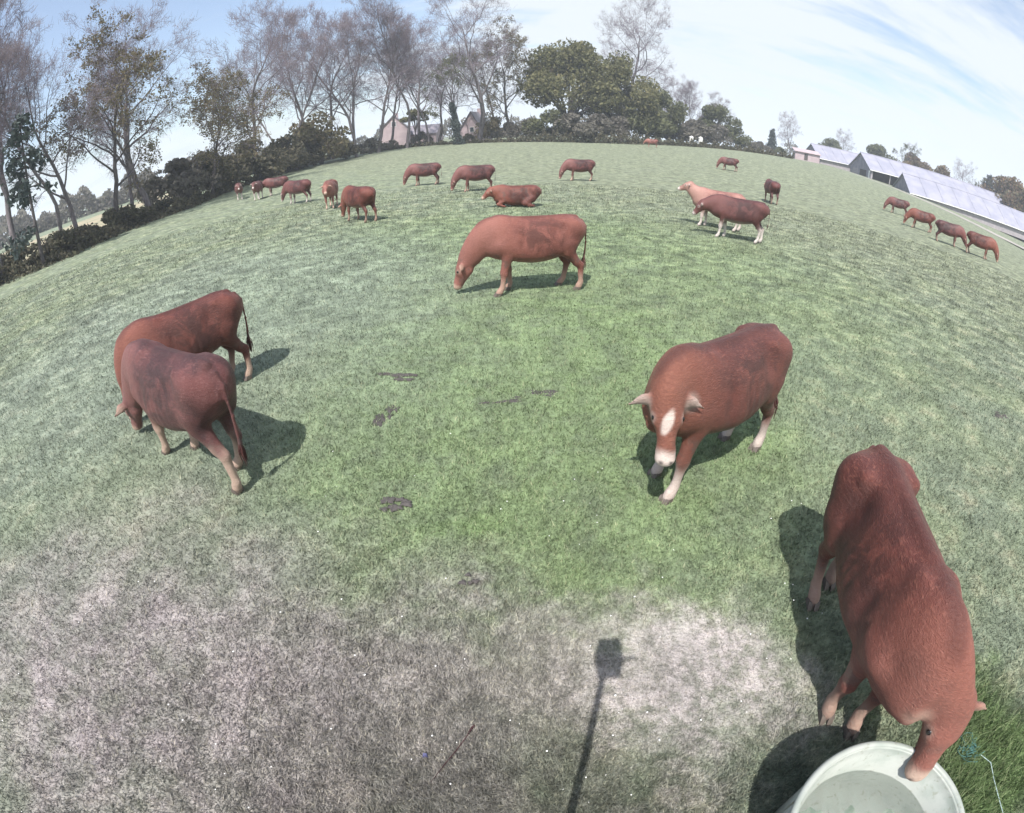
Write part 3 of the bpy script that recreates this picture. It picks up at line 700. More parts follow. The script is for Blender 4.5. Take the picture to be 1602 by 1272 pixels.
def small_things():
    M_ST, t, b = material('dead_stick', 0.8, 0.2); b.inputs['Base Color'].default_value = (0.055, 0.026, 0.028, 1)
    s = MB(); s.tube([(-.49, .86, .035), (-.42, .97, .05), (-.36, 1.06, .05), (-.28, 1.20, .045)], [.0022, .0026, .003, .0034], 6)
    s.tube([(-.293, 1.18, .046), (-.27, 1.225, .047), (-.258, 1.245, .04)], [.005, .008, .005], 8)
    o = s.build('dry_stick', M_ST, None, True); tag(o, 'thin dark reddish stick with a thick tip lying on the grass', 'stick')
    M_TW, t, b = material('baling_twine', 0.7, 0.3); b.inputs['Base Color'].default_value = (0.07, 0.17, 0.155, 1)
    M_TW2, t, b = material('pale_twine', 0.7, 0.3); b.inputs['Base Color'].default_value = (0.36, 0.46, 0.46, 1)
    rg = random.Random(9)
    e = empty('baling_twine', (3.02, .33, 0)); tag(e, 'tangle of green baling twine in the lush grass beside the trough', 'twine')
    for q in range(9):
        a = rg.uniform(0, 6.28); pts = []
        for i in range(14):
            a += rg.uniform(-.9, .9); rr = .02 + .055 * rg.random()
            pts.append((math.cos(a) * rr * 1.3 + q * .012 - .05, math.sin(a) * rr + .01 * i - .07, .05 + .05 * rg.random()))
        m = MB(); m.tube(pts, .0035, 5); m.build('strand', M_TW, e, True)
    m = MB(); m.tube([(3.10, .24, .07), (3.14, .14, .09), (3.12, .02, .075), (3.09, -.12, .08), (3.10, -.28, .05), (3.04, -.42, .05)], .0035, 6)
    tag(m.build('loose_twine', M_TW2, None, True), 'pale loose string lying in the grass at the right edge', 'twine')
    m = MB(); m.tube([(3.10, .28, .05), (3.16, .30, .10), (3.2, .25, .08)], .0035, 6)
    M_BL, t, b = material('blue_scrap', 0.5, 0.4); b.inputs['Base Color'].default_value = (0.07, 0.07, 0.15, 1)
    m = MB(); m.hexa([(-.016, -.012, .0), (.018, -.009, .0), (.014, .014, .0), (-.012, .016, 0), (-.012, -.01, .02), (.014, -.006, .024), (.012, .01, .02), (-.01, .012, .026)])
    tag(m.build('plastic_scrap', M_BL, None, False, (-.54, 1.03, .02)), 'tiny scrap of blue plastic in the grass next to the thin stick', 'litter')
    M_DP, t, b = material('dung', 0.9, 0.15)
    oc = t.n('ShaderNodeTexCoord').outputs['Object']
    t.inp(b.inputs['Base Color'], t.mix(t.noise(oc, 14, 4, .7), (0.042, 0.038, 0.040), (0.11, 0.10, 0.095)))
    bp = t.n('ShaderNodeBump'); bp.inputs['Strength'].default_value = .8; bp.inputs['Distance'].default_value = .03
    t.inp(bp.inputs['Height'], t.noise(oc, 22, 3)); t.inp(b.inputs['Normal'], bp.outputs[0])
    pats = [(-1.50, 5.80, .30, .13, 'dark dung pat in the green grass, left and farthest of the two'),
            (-1.44, 4.80, .13, .24, 'dark dung pat drawn out lengthwise, below the wide one'),
            (-.12, 5.12, .28, .09, 'long thin dark dung pat in the middle of the green patch'),
            (.38, 5.28, .22, .10, 'scattered dark dung pat left of the young bull'),
            (-1.06, 3.32, .14, .11, 'dark dung pat on the worn grass near the lush tuft'),
            (-.33, 2.46, .08, .06, 'small dark dung pat nearest the pale bare patch'),
            (1.22, 7.9, .22, .10, 'dark dung pat below the cow grazing in the middle'),
            (7.7, 4.46, .28, .12, 'dark dung pat at the right edge above the drinking cow')]
    for i, (x, y, rx, ry, lab) in enumerate(pats):
        rg = random.Random(40 + i); m = MB(); n = 26
        e = empty('dung_pat', (x, y, 0)); e.rotation_euler[2] = rg.uniform(-.3, .3); tag(e, lab, 'dung', 'dark dung pats on the pasture')
        k = 0
        for c in range(9 if rx > .1 else 4):
            ox, oy = rg.uniform(-.75, .75) * rx, rg.uniform(-.75, .75) * ry; sc = rg.uniform(.16, .42)
            m = MB(); ph = rg.uniform(0, 6)
            rad = [1 + .28 * math.sin(3 * 2 * math.pi * j / n + ph) + .2 * math.sin(7 * 2 * math.pi * j / n + ph * 2) + rg.uniform(-.12, .12) for j in range(n)]
            for lv, (s_, z) in enumerate(((1.0, -.006), (.85, .002), (.55, .006))):
                for j in range(n):
                    a = 2 * math.pi * j / n
                    m.v.append((ox + math.cos(a) * rad[j] * rx * sc * s_, oy + math.sin(a) * rad[j] * ry * sc * s_, z * (.8 + .4 * rg.random()) + .012))
            m.v.append((ox, oy, .020))
            for lv in range(2):
                for j in range(n): m.f.append((lv * n + j, lv * n + (j + 1) % n, (lv + 1) * n + (j + 1) % n, (lv + 1) * n + j))
            for j in range(n): m.f.append((2 * n + j, 2 * n + (j + 1) % n, 3 * n))
            m.build('splat', M_DP, e, True)
small_things()

# ------------------------------------------------------------------ trees
def bark(name, c1, c2):
    m, t, b = material(name, 0.9, 0.15)
    oc = t.n('ShaderNodeTexCoord').outputs['Object']
    t.inp(b.inputs['Base Color'], t.mix(t.ramp(t.noise(t.vmath('MULTIPLY', oc, (3, 3, .7)), 2.2, 4, .65), .35, .65), c1, c2))
    return m
def leafmat(name, cols, tr=.35):
    m, t, b = material(name, 0.7, 0.2)
    a = t.n('ShaderNodeAttribute', attribute_name='rnd')
    r = t.n('ShaderNodeValToRGB'); t.inp(r.inputs[0], a.outputs['Fac'])
    el = r.color_ramp.elements; el[0].color = (*cols[0], 1); el[1].color = (*cols[-1], 1)
    for i, c in enumerate(cols[1:-1]): e = el.new((i + 1) / (len(cols) - 1)); e.color = (*c, 1)
    t.inp(b.inputs['Base Color'], r.outputs[0])
    tl = t.n('ShaderNodeBsdfTranslucent'); t.inp(tl.inputs[0], r.outputs[0])
    ms = t.n('ShaderNodeMixShader'); ms.inputs[0].default_value = tr
    t.t.links.new(b.outputs[0], ms.inputs[1]); t.t.links.new(tl.outputs[0], ms.inputs[2])
    t.t.links.new(ms.outputs[0], m.node_tree.nodes['Material Output'].inputs[0])
    return m
BARK = bark('bark_grey', (0.115, 0.10, 0.105), (0.20, 0.18, 0.19))
BARK_D = bark('bark_dark', (0.06, 0.055, 0.058), (0.12, 0.105, 0.105))
TWIG = bark('twigs', (0.17, 0.145, 0.19), (0.23, 0.20, 0.24))
L_BUD = leafmat('fine_twigs', [(0.20, 0.165, 0.19), (0.26, 0.22, 0.245), (0.27, 0.225, 0.21)])
L_BRONZE = leafmat('bronze_leaves', [(0.11, 0.085, 0.07), (0.18, 0.145, 0.09), (0.15, 0.14, 0.075), (0.22, 0.19, 0.13)])
L_OAK = leafmat('evergreen_oak_leaves', [(0.065, 0.072, 0.04), (0.12, 0.125, 0.062), (0.18, 0.17, 0.085), (0.25, 0.22, 0.12)], .3)
L_OLIVE = leafmat('olive_leaves', [(0.075, 0.085, 0.05), (0.125, 0.135, 0.07), (0.17, 0.17, 0.10)])
L_DARK = leafmat('dark_undergrowth', [(0.055, 0.052, 0.042), (0.09, 0.09, 0.06), (0.13, 0.115, 0.08), (0.14, 0.14, 0.085)], .3)
L_BRUSH = leafmat('bare_brush', [(0.10, 0.09, 0.085), (0.15, 0.14, 0.12), (0.18, 0.17, 0.13)], .3)
L_CON = leafmat('conifer_needles', [(0.04, 0.055, 0.06), (0.065, 0.085, 0.08), (0.09, 0.11, 0.095)], .15)
L_AUT = leafmat('russet_leaves', [(0.12, 0.08, 0.055), (0.19, 0.12, 0.075), (0.17, 0.15, 0.08), (0.10, 0.10, 0.075)])

def ortho(d):
    a = np.cross(d, (0, 0, 1.0) if abs(d[2]) < .9 else (1.0, 0, 0)); a /= np.linalg.norm(a); return a, np.cross(d, a)
class Wood:
    def __init__(s): s.V = []; s.F = []; s.n = 0
    def poly(s, pts, rad, k):
        pts = np.asarray(pts); d = np.gradient(pts, axis=0); d /= np.linalg.norm(d, axis=1)[:, None] + 1e-9
        ref = np.array((0, 0, 1.0)) if abs(d[0][2]) < .85 else np.array((1.0, .2, 0))
        a = np.cross(d, ref); a /= np.linalg.norm(a, axis=1)[:, None] + 1e-9; c = np.cross(d, a)
        th = np.arange(k) * 2 * np.pi / k
        ring = pts[:, None] + np.asarray(rad)[:, None, None] * (a[:, None] * np.cos(th)[None, :, None] + c[:, None] * np.sin(th)[None, :, None])
        m = len(pts); s.V.append(ring.reshape(-1, 3))
        i, j = np.meshgrid(np.arange(m - 1), np.arange(k), indexing='ij')
        q = np.stack([i * k + j, i * k + (j + 1) % k, (i + 1) * k + (j + 1) % k, (i + 1) * k + j], -1).reshape(-1, 4) + s.n
        s.F.append(q); s.n += m * k
    def mesh(s, name, mat):
        return mesh_np(name, np.vstack(s.V), np.vstack(s.F), mat, True)
def leaf_quads(P, size, rng, name, mat, clump=1, spread=.3, flat=0.0, rnd=None):
    """leaf or leaf spray sized quads round the points P"""
    n = len(P) * clump
    C = np.repeat(P, clump, axis=0) + rng.normal(0, spread, (n, 3))
    a = rng.normal(size=(n, 3)); a[:, 2] *= (1 - flat); a /= np.linalg.norm(a, axis=1)[:, None]
    b = np.cross(a, rng.normal(size=(n, 3))); b /= np.linalg.norm(b, axis=1)[:, None]
    s1 = size * rng.uniform(.5, 1.3, n)[:, None]; s2 = s1 * rng.uniform(.35, .8, n)[:, None]
    V = np.stack([C - a * s1 - b * s2 * .3, C + b * s2 - a * s1 * .1, C + a * s1, C - b * s2 + a * s1 * .2], 1).reshape(-1, 3)
    me = mesh_np(name, V, np.arange(n * 4).reshape(-1, 4), mat, False)
    base = rng.random(len(P)) if rnd is None else rnd
    attr(me, 'rnd', np.repeat(np.clip(np.repeat(base, clump) * .6 + rng.random(n) * .4, 0, 1), 4))
    return me

def tree_meshes(seed, height=20., trunk_r=.35, first=.3, spread=.55, levels=4, nch=(11, 7, 5, 4), lr=(.42, .5, .5, .5), leaf=None, leaf_size=.16, leaf_clump=2, leaf_frac=.5, twig_r=.018, upward=.5, lean=0.0, fork=0, barkm=None, crownm=None, wob=.10, sprays=0):
    rng = np.random.default_rng(seed)
    W1, W2 = Wood(), Wood(); tips = []
    nseg = (12, 8, 5, 4, 3)
    def grow(p, d, L, r0, lev, hfrac):
        m = nseg[lev]; pts = [p]; rads = [r0]; dirs = [d]
        for i in range(m):
            d = d + rng.normal(0, wob * (1 + .5 * lev), 3) + np.array((0, 0, (.02 if lev == 0 else upward * .22)))
            d /= np.linalg.norm(d); p = p + d * L / m
            pts.append(p); dirs.append(d); rads.append(max(r0 * (1 - .82 * (i + 1) / m) if lev else r0 * (1 - .86 * ((i + 1) / m) ** 1.1), twig_r * (.5 if lev == levels else .8)))
        W = W1 if lev < 2 else W2
        W.poly(pts, rads, (8, 6, 4, 3, 3)[lev])
        if lev >= levels - 1: tips.extend(pts[1:])
        if lev >= levels: return
        n = nch[lev]
        for c in range(n):
            f0 = first if lev == 0 else .22
            f = f0 + (1 - f0) * ((c + rng.uniform(.1, .9)) / n)
            x = f * m; i = min(int(x), m - 1); q = pts[i] * (1 - (x - i)) + pts[i + 1] * (x - i)
            a, b = ortho(dirs[i]); ph = c * 2.4 + rng.uniform(-.6, .6)
            ang = spread * rng.uniform(.75, 1.35) * (1.25 - .55 * f if lev == 0 else 1.0)
            nd = dirs[i] * math.cos(ang) + (a * math.cos(ph) + b * math.sin(ph)) * math.sin(ang)
            shape = (1.12 - .75 * abs(f - .45)) if lev == 0 else (1.1 - .45 * f)
            grow(q, nd, L * lr[lev] * shape * rng.uniform(.75, 1.2), max(rads[i] * (.55 if lev else .52), twig_r), lev + 1, f)
    base = np.array((0, 0, -.3)); d0 = np.array((lean, 0, 1.0)); d0 /= np.linalg.norm(d0)
    if fork:
        for q in range(fork):
            a = q * 2 * math.pi / fork + seed; dd = d0 + .16 * np.array((math.cos(a), math.sin(a), 0)); dd /= np.linalg.norm(dd)
            grow(base + .05 * np.array((math.cos(a), math.sin(a), 0)), dd, height * rng.uniform(.85, 1.0), trunk_r * .8, 0, 0)
    else: grow(base, d0, height, trunk_r, 0, 0)
    tr = W1.mesh('trunk', barkm or BARK); cr = W2.mesh('crown', crownm or TWIG)
    lf = None
    if sprays:
        P = np.array(tips); P = P[rng.integers(0, len(P), sprays)]
        c0 = P.mean(0); dirn = P - c0 * (1, 1, .8); dirn /= np.linalg.norm(dirn, axis=1)[:, None] + 1e-6
        dirn = dirn + rng.normal(0, .75, P.shape) + (0, 0, .35); dirn /= np.linalg.norm(dirn, axis=1)[:, None]
        P = P + rng.normal(0, .22, P.shape); L_ = rng.uniform(.35, .95, sprays)[:, None]
        sd_ = np.cross(dirn, rng.normal(size=P.shape)); sd_ /= np.linalg.norm(sd_, axis=1)[:, None]
        w_ = rng.uniform(.010, .018, sprays)[:, None]
        V = np.stack([P - sd_ * w_, P + sd_ * w_, P + dirn * L_ + sd_ * w_ * .4, P + dirn * L_ - sd_ * w_ * .4], 1).reshape(-1, 3)
        lf = mesh_np('twiglets', V, np.arange(sprays * 4).reshape(-1, 4), L_BUD, False)
        attr(lf, 'rnd', np.repeat(rng.random(sprays), 4))
    if leaf is not None and not sprays:
        P = np.array(tips); 
        hsh = np.sin(P[:, 0] * .9 + seed) * np.sin(P[:, 1] * .8) + np.sin(P[:, 2] * .7 + seed) * .6
        P = P[(rng.random(len(P)) < leaf_frac) & (hsh > (-2 if leaf_frac > .45 else 0.1))]
        lf = leaf_quads(P, leaf_size, rng, 'leaves', leaf, leaf_clump, .22)
    return tr, cr, lf

def dome_meshes(seed, rx, ry, h, z0, n, leaf, size, barkm, lobes=14, trunk=True, gaps=.35, stems=7):
    """broad leafy crown: many overlapping uneven leaf masses on limbs, with gaps"""
    rng = np.random.default_rng(seed)
    W = Wood(); pts = []; rn = []
    hz = h - z0
    for i in range(lobes):
        a = i * 2.4 + rng.uniform(-.5, .5); v = rng.uniform(-.2, 1.0) if i else 1.0
        q = math.sqrt(max(0, 1 - max(v, 0) ** 2)) * rng.uniform(.6, 1.0) * (0.7 if i < 3 else .85)
        c = np.array((rx * q * math.cos(a), ry * q * math.sin(a), z0 + hz * (.28 + .52 * v * rng.uniform(.85, 1.1))))
        rad = np.array((rx, ry, hz * .6)) * rng.uniform(.24, .42)
        m = int(n / lobes); d = rng.normal(size=(m, 3)); d /= np.linalg.norm(d, axis=1)[:, None]
        u = rng.random(m) ** .33
        P = c + d * u[:, None] * rad
        # knots of foliage with air between them
        ns = np.sin(P[:, 0] * 1.7 + seed) * np.sin(P[:, 1] * 1.9 + 1) + np.sin(P[:, 2] * 2.3 + i) * .7 + rng.normal(0, .35, m)
        P = P[(ns > -gaps) | (u > .93)]
        pts.append(P); rn.append(np.clip(.35 + .3 * rng.random() + rng.normal(0, .16, len(P)), 0, 1))
        if trunk:
            mid = np.array((c[0] * .35, c[1] * .35, z0 * .8 + .25 * c[2])); b0 = np.array((rng.normal(0, .01), rng.normal(0, .01), -.2))
            W.poly(np.array([b0, b0 * .5 + np.array((0, 0, z0 * .55)), mid, (mid + c) / 2 + rng.normal(0, .3, 3), c]), [.26 * h / 14, .2 * h / 14, .14 * h / 14, .09 * h / 14, .03], 6)
    if not trunk:
        for i in range(stems):
            a = rng.uniform(0, 6.28); q = rng.uniform(.2, .8)
            W.poly(np.array([(.04 * math.cos(a), .04 * math.sin(a), -.15), (rx * q * .8 * math.cos(a), ry * q * .8 * math.sin(a), h * .4), (rx * q * math.cos(a), ry * q * math.sin(a), h * .85)]), [.06, .045, .015], 5)
    P = np.vstack(pts); P[:, 2] = np.maximum(P[:, 2], .05)
    lf = leaf_quads(P, size, rng, 'crown', leaf, 1, .05, rnd=np.concatenate(rn))
    return W.mesh('trunk', barkm), lf

def conifer_meshes(seed, h, r, sparse=.6):
    rng = np.random.default_rng(seed); W = Wood(); P = []
    W.poly(np.array([(0, 0, -.3), (0.05, 0, h * .5), (0, .05, h)]), [h * .014, h * .009, .03], 7)
    z = h * .22
    while z < h * .98:
        f = 1 - z / h
        for k in range(5):
            if rng.random() > sparse: continue
            a = rng.uniform(0, 6.28); L = r * (f ** .7) * rng.uniform(.6, 1.1) + .3
            e = np.array((math.cos(a) * L, math.sin(a) * L, z - L * .22)); s0 = np.array((0, 0, z))
            pts = np.array([s0, (s0 + e) / 2 + (0, 0, .12 * L), e]); W.poly(pts, [.05, .035, .012], 4)
            for t in np.linspace(.35, 1, int(4 + L * 4)):
                q = s0 * (1 - t) ** 1 + e * t + np.array((0, 0, .2 * L * t * (1 - t)))
                for _ in range(4): P.append(q + rng.normal(0, .16, 3) - (0, 0, .12))
        z += h * .035 * rng.uniform(.7, 1.3)
    return W.mesh('trunk', BARK_D), leaf_quads(np.array(P), .22, rng, 'crown', L_CON, 1, .1)

def plant(name, parts, label, az, d, scale=1.0, rot=None, cat='tree', group=None, sx=1.0, xy=None):
    x, y = xy if xy else pol(az, d)
    e = empty(name, (x, y, float(terr(x, y)) - .02), rot if rot is not None else (az * 1.7 + d) % 6.28)
    e.scale = (scale * sx, scale * sx, scale)
    tag(e, label, cat, group)
    pr = None
    for k, me in enumerate(parts):
        if me is None: continue
        o = link(me.name.split('.')[0], me, pr if (k == 2 and pr) else e)
        if k == 1: pr = o
    return e

BARE = [tree_meshes(11, 20, .34, .26, .72, nch=(13, 7, 5, 4), lr=(.44, .5, .5, .5), upward=.26, sprays=8500),
        tree_meshes(12, 20, .30, .30, .62, nch=(13, 7, 5, 4), lr=(.40, .5, .5, .5), upward=.30, sprays=8000),
        tree_meshes(13, 20, .34, .26, .70, nch=(11, 7, 5, 4), lr=(.44, .5, .5, .5), fork=2, upward=.25, sprays=9500),
        tree_meshes(14, 20, .22, .40, .55, nch=(12, 6, 5, 3), lr=(.33, .5, .5, .5), upward=.35, sprays=6500),
        tree_meshes(15, 20, .42, .30, .85, nch=(11, 8, 5, 4), lr=(.52, .48, .5, .5), wob=.13, upward=.22, sprays=9500)]
LEAFY = [tree_meshes(21, 18, .34, .28, .80, nch=(12, 7, 5, 4), lr=(.46, .5, .5, .5), leaf=L_BRONZE, leaf_size=.15, leaf_clump=4, leaf_frac=.48, barkm=BARK_D, upward=.22),
         tree_meshes(22, 14, .30, .30, .95, nch=(12, 8, 5, 4), lr=(.58, .5, .5, .5), leaf=L_BRONZE, leaf_size=.13, leaf_clump=4, leaf_frac=.55, barkm=BARK_D, upward=.12)]
PATCHY = tree_meshes(23, 16, .28, .35, .75, nch=(10, 7, 5, 4), lr=(.45, .5, .5, .5), leaf=L_OLIVE, leaf_size=.15, leaf_clump=3, leaf_frac=.42, barkm=BARK_D, wob=.16, upward=.2)

# --- left hedge line
G1 = 'bare trees along the left hedge'
plant('bare_tree', BARE[3], 'pale thin bare tree at the left picture edge, leaning outwards', -56.5, 40, 1.0, group=G1)
plant('bare_tree', BARE[1], 'pale thin bare tree just left of the sparse spruce', -54.6, 42, .95, 1.0, group=G1)
plant('spruce', conifer_meshes(31, 10.8, 2.9, .24), 'dark sparse spruce with gappy drooping boughs near the left edge', -51.9, 38, 1.0, 0.4)
plant('bare_tree', BARE[3], 'slim bare tree right of the sparse spruce, forked low', -49.6, 42, .82, 2.0, group=G1)
plant('bare_tree', BARE[0], 'bare tree with dark twiggy crown between the spruce and the bronze leaved tree', -47.4, 44, .70, 2.6, group=G1)
plant('bronze_tree', LEAFY[0], 'tall tree with thin bronze leaves highest at its top, on the left hedge', -43.6, 44, .74, 0.3)
plant('bare_tree', BARE[4], 'broad bare tree with spreading fan crown next to the bronze leaved tree', -39.2, 48, .78, 0.8, group=G1)
plant('round_tree', LEAFY[1], 'low round brownish tree with dense twigs and one thick stem', -32.4, 56, .74, 4.6, sx=1.15)
plant('bare_tree', BARE[0], 'tall pointed bare tree standing above the dark bushes, first left of the gap', -27.3, 74, .98, 3.4, group=G1)
plant('bare_tree', BARE[3], 'slender bare tree behind the dark bushes, leaning left', -25.0, 78, .84, 1.1, group=G1)
plant('bare_tree', BARE[3], 'slender bare tree with straight pale stem in the middle of the bare row', -22.9, 80, 1.02, 4.0, group=G1)
plant('bare_tree', BARE[1], 'tall bare tree left of the big double stemmed tree', -21.0, 84, 1.08, 2.1, group=G1)
plant('bare_tree', BARE[2], 'big double stemmed bare tree left of the pink gabled house', -16.4, 84, 1.06, .2, group=G1)
plant('bare_tree', BARE[1], 'upright bare tree right beside the big double stemmed tree', -14.0, 88, 1.02, 5.1, group=G1)
G2 = 'bare trees around the houses'
plant('bare_tree', BARE[3], 'very tall thin bare tree in front of the pink gabled house', -10.9, 92, 1.30, 1.9, group=G2)
plant('bare_tree', BARE[3], 'thin bare tree right of the pink gabled house, left stem of the close pair', -8.6, 94, .90, .5, group=G2)
plant('patchy_tree', PATCHY, 'tree with thin patchy greenish crown between the two houses', -7.3, 94, .92, 2.9)
plant('bare_tree', BARE[2], 'bare tree standing behind the ivy covered stem', -5.2, 104, .88, 1.2, group=G2)
plant('bare_tree', BARE[4], 'large spreading bare tree left of the evergreen oaks', -3.1, 96, 1.18, 2.2, group=G2)
plant('bronze_tree', LEAFY[0], 'bronze tinged tree between the large bare tree and the evergreen oaks', 0.4, 104, 1.00, 3.2)
for az, d, s_, v, rt, lab in (
                              (-41.3, 50, .72, 1, .7, 'bare tree between the bronze leaved tree and the fan crowned tree'),):
    plant('bare_tree', BARE[v], lab, az, d, s_, rt, group=G1)
for az, d, s_, v, rt, lab in ((-19.0, 92, 1.02, 0, 3.3, 'bare tree behind the large bronze bush'), (-12.6, 98, .95, 1, 4.4, 'bare tree directly behind the left corner of the pink house'),
                              (-9.6, 106, 1.12, 0, 5.9, 'broad bare crown high above the gap between the houses'), (-1.0, 108, .90, 1, 1.6, 'bare tree behind the bronze bush left of the oaks')):
    plant('bare_tree', BARE[v], lab, az, d, s_, rt, group=G2)
# ivy covered stem
def ivy():
    rng = np.random.default_rng(8); W = Wood()
    W.poly(np.array([(0.5, 0, -.3), (.2, 0, 3), (-.3, 0, 6.5), (-.6, 0, 10)]), [.3, .25, .2, .08], 8)
    z = rng.random(2600) * 7.5; a = rng.uniform(0, 6.28, 2600); r = (.95 - .07 * z) * np.sqrt(rng.random(2600)) * (1 + .3 * np.sin(z * 2.1))
    P = np.stack([.45 - z * .12 + r * np.cos(a), r * np.sin(a), z], -1)
    return W.mesh('trunk', BARK_D), leaf_quads(P, .16, rng, 'crown', L_CON, 1, .05)
plant('ivy_tree', ivy(), 'dark leaning stem wrapped in ivy beside the right hand house', -5.6, 90, 1.0, 0.0)
# arching pine over the left house
plant('pine', dome_meshes(61, 4.2, 3.4, 8.2, 5.2, 3200, L_OAK, .26, BARK_D, lobes=9), 'small dark green pine with flat crown between the houses', -9.9, 108, .92, .3)

# --- oaks and right hand woodland
OAK = [dome_meshes(41, 11.5, 9, 20.5, 4.2, 32000, L_OAK, .30, BARK_D, lobes=20, gaps=.3),
       dome_meshes(42, 8.5, 7.5, 18.5, 3.6, 19000, L_OAK, .31, BARK_D, lobes=16, gaps=.2),
       dome_meshes(43, 6.5, 6, 12.0, 2.0, 9000, L_OLIVE, .32, BARK_D, lobes=12, gaps=.4)]
BUSH = [dome_meshes(51, 4.6, 4.0, 6.2, .3, 5200, L_DARK, .26, BARK_D, lobes=12, trunk=False),
        dome_meshes(52, 4.0, 3.4, 4.6, .2, 4200, L_BRUSH, .24, BARK_D, lobes=11, trunk=False, gaps=.1),
        dome_meshes(53, 4.6, 3.8, 6.0, .3, 4600, L_BRONZE, .25, BARK_D, lobes=11, trunk=False, gaps=.15),
        dome_meshes(54, 2.6, 1.6, 1.7, .0, 2200, L_DARK, .15, BARK_D, lobes=8, trunk=False, gaps=.3),
        dome_meshes(55, 4.2, 3.6, 5.6, .3, 4600, L_OLIVE, .25, BARK_D, lobes=11, trunk=False, gaps=.15)]
plant('evergreen_oak', OAK[0], 'large round evergreen oak, the biggest dark green crown', 6.7, 104, 1.06, .6, group='evergreen oaks')
plant('evergreen_oak', OAK[1], 'darker evergreen oak on the right, in front of the tall bare tree', 12.0, 106, 1.0, 2.4, group='evergreen oaks')
plant('bare_tree', BARE[4], 'tall bare tree with fan shaped crown rising behind the evergreen oaks', 12.4, 122, 1.36, 4.3, group=G2)
plant('olive_tree', OAK[2], 'olive green rounded tree right of the evergreen oaks', 16.4, 112, 1.05, .9, group='olive green trees beyond the field')
plant('olive_tree', OAK[2], 'smaller olive green tree at the end of the woodland on the right', 22.4, 128, .95, 2.9, group='olive green trees beyond the field')
G3 = 'bare trees of the right woodland'
for az, d, s, v, rot, lab in ((17.6, 124, .54, 0, .2, 'dense bare tree directly right of the olive green rounded tree'),
                              (18.9, 126, .62, 4, 1.2, 'tallest bare tree of the cluster left of the small olive tree'),
                              (20.1, 128, .64, 1, 2.2, 'bare tree in the middle of the bare cluster on the right'),
                              (21.2, 130, .56, 0, 3.4, 'last bare tree of the cluster, above the two white posts')):
    plant('bare_tree', BARE[v], lab, az, d, s, rot, group=G3)
plant('bare_tree', BARE[4], 'lone small bare tree behind the left barn', 30.6, 175, .56, 1.0, group=G3)
plant('conifer', conifer_meshes(33, 8.5, 2.0, .95), 'small dark conifer left of the lone bare tree', 28.6, 160, .95, .4)

# bushes: (az, d, variant, scale, label)
GB = 'bushes along the field edge'
SIDES = ('left', 'right')
bl = [(-35.9, 57, 1, 1.15, 1.2, 'big rounded dark brush left of the cattle group'), (-33.2, 60, 0, .9, 1.0, 'dark green bush under the low round brownish tree'),
      (-30.4, 66, 0, .75, 1.1, 'dark bush right of the low round brownish tree'), (-27.4, 70, 0, 1.0, 1.0, 'dark bush at the foot of the tall pointed bare tree'),
      (-24.2, 76, 0, .95, 1.1, 'low dark bush between the pointed bare tree and the bronze bush'), (-20.2, 82, 2, 1.38, 1.0, 'large bronze brown rounded bush left of the double stemmed tree'),
      (-22.4, 80, 0, .85, 1.1, 'dark bush left of the large bronze bush'), (-17.6, 84, 0, .55, 1.2, 'low dark bush right of the large bronze bush'),
      (-14.9, 88, 1, .62, 1.1, 'grey brush at the foot of the double stemmed tree'), (-12.6, 93, 1, .42, 1.2, 'grey brush in front of the left corner of the pink house'),
      (-9.2, 98, 1, .62, .8, 'grey brush right of the pink gabled house'), (-4.2, 100, 0, .30, 1.2, 'small dark bush in front of the right hand house'),
      (-2.0, 100, 2, .95, .8, 'bronze bush at the foot of the large spreading bare tree'), (0.0, 100, 1, .85, 1.0, 'grey brush left of the large evergreen oak'),
      (2.0, 98, 1, .95, 1.0, 'grey brush under the left side of the large evergreen oak'), (4.6, 97, 4, 1.15, 1.1, 'olive bush in front of the large evergreen oak'),
      (7.2, 96, 1, 1.25, 1.1, 'grey brush in front of the middle of the oaks'), (9.6, 98, 1, 1.25, 1.1, 'high grey brush under the darker evergreen oak'),
      (11.8, 100, 1, 1.2, 1.1, 'high grey brush right of the darker evergreen oak'), (13.9, 104, 4, 1.5, 1.0, 'olive bush beyond the farthest light red cow'),
      (15.8, 108, 4, 1.35, 1.1, 'olive bush in front of the olive green rounded tree'), (17.8, 116, 1, 1.45, 1.2, 'grey brush at the foot of the bare cluster on the right'),
      (20.0, 120, 1, 1.4, 1.2, 'grey brush behind the two white posts'), (22.6, 124, 1, 1.3, 1.1, 'grey brush below the small olive tree'),
      (24.3, 130, 4, 1.05, 1.1, 'olive bush right of the small olive tree'), (25.8, 136, 1, .82, 1.2, 'grey bush on the slope towards the barns'),
      (27.3, 142, 1, .72, 1.2, 'last grey bush before the small dark conifer'), (29.6, 150, 4, .5, 1.3, 'low olive bush left of the white shed')]
for i, (az, d, v, s, sx, lab) in enumerate(bl):
    plant('bush', BUSH[v], lab, az, d, s, (i * 1.3) % 6.28, 'bush', GB, sx)
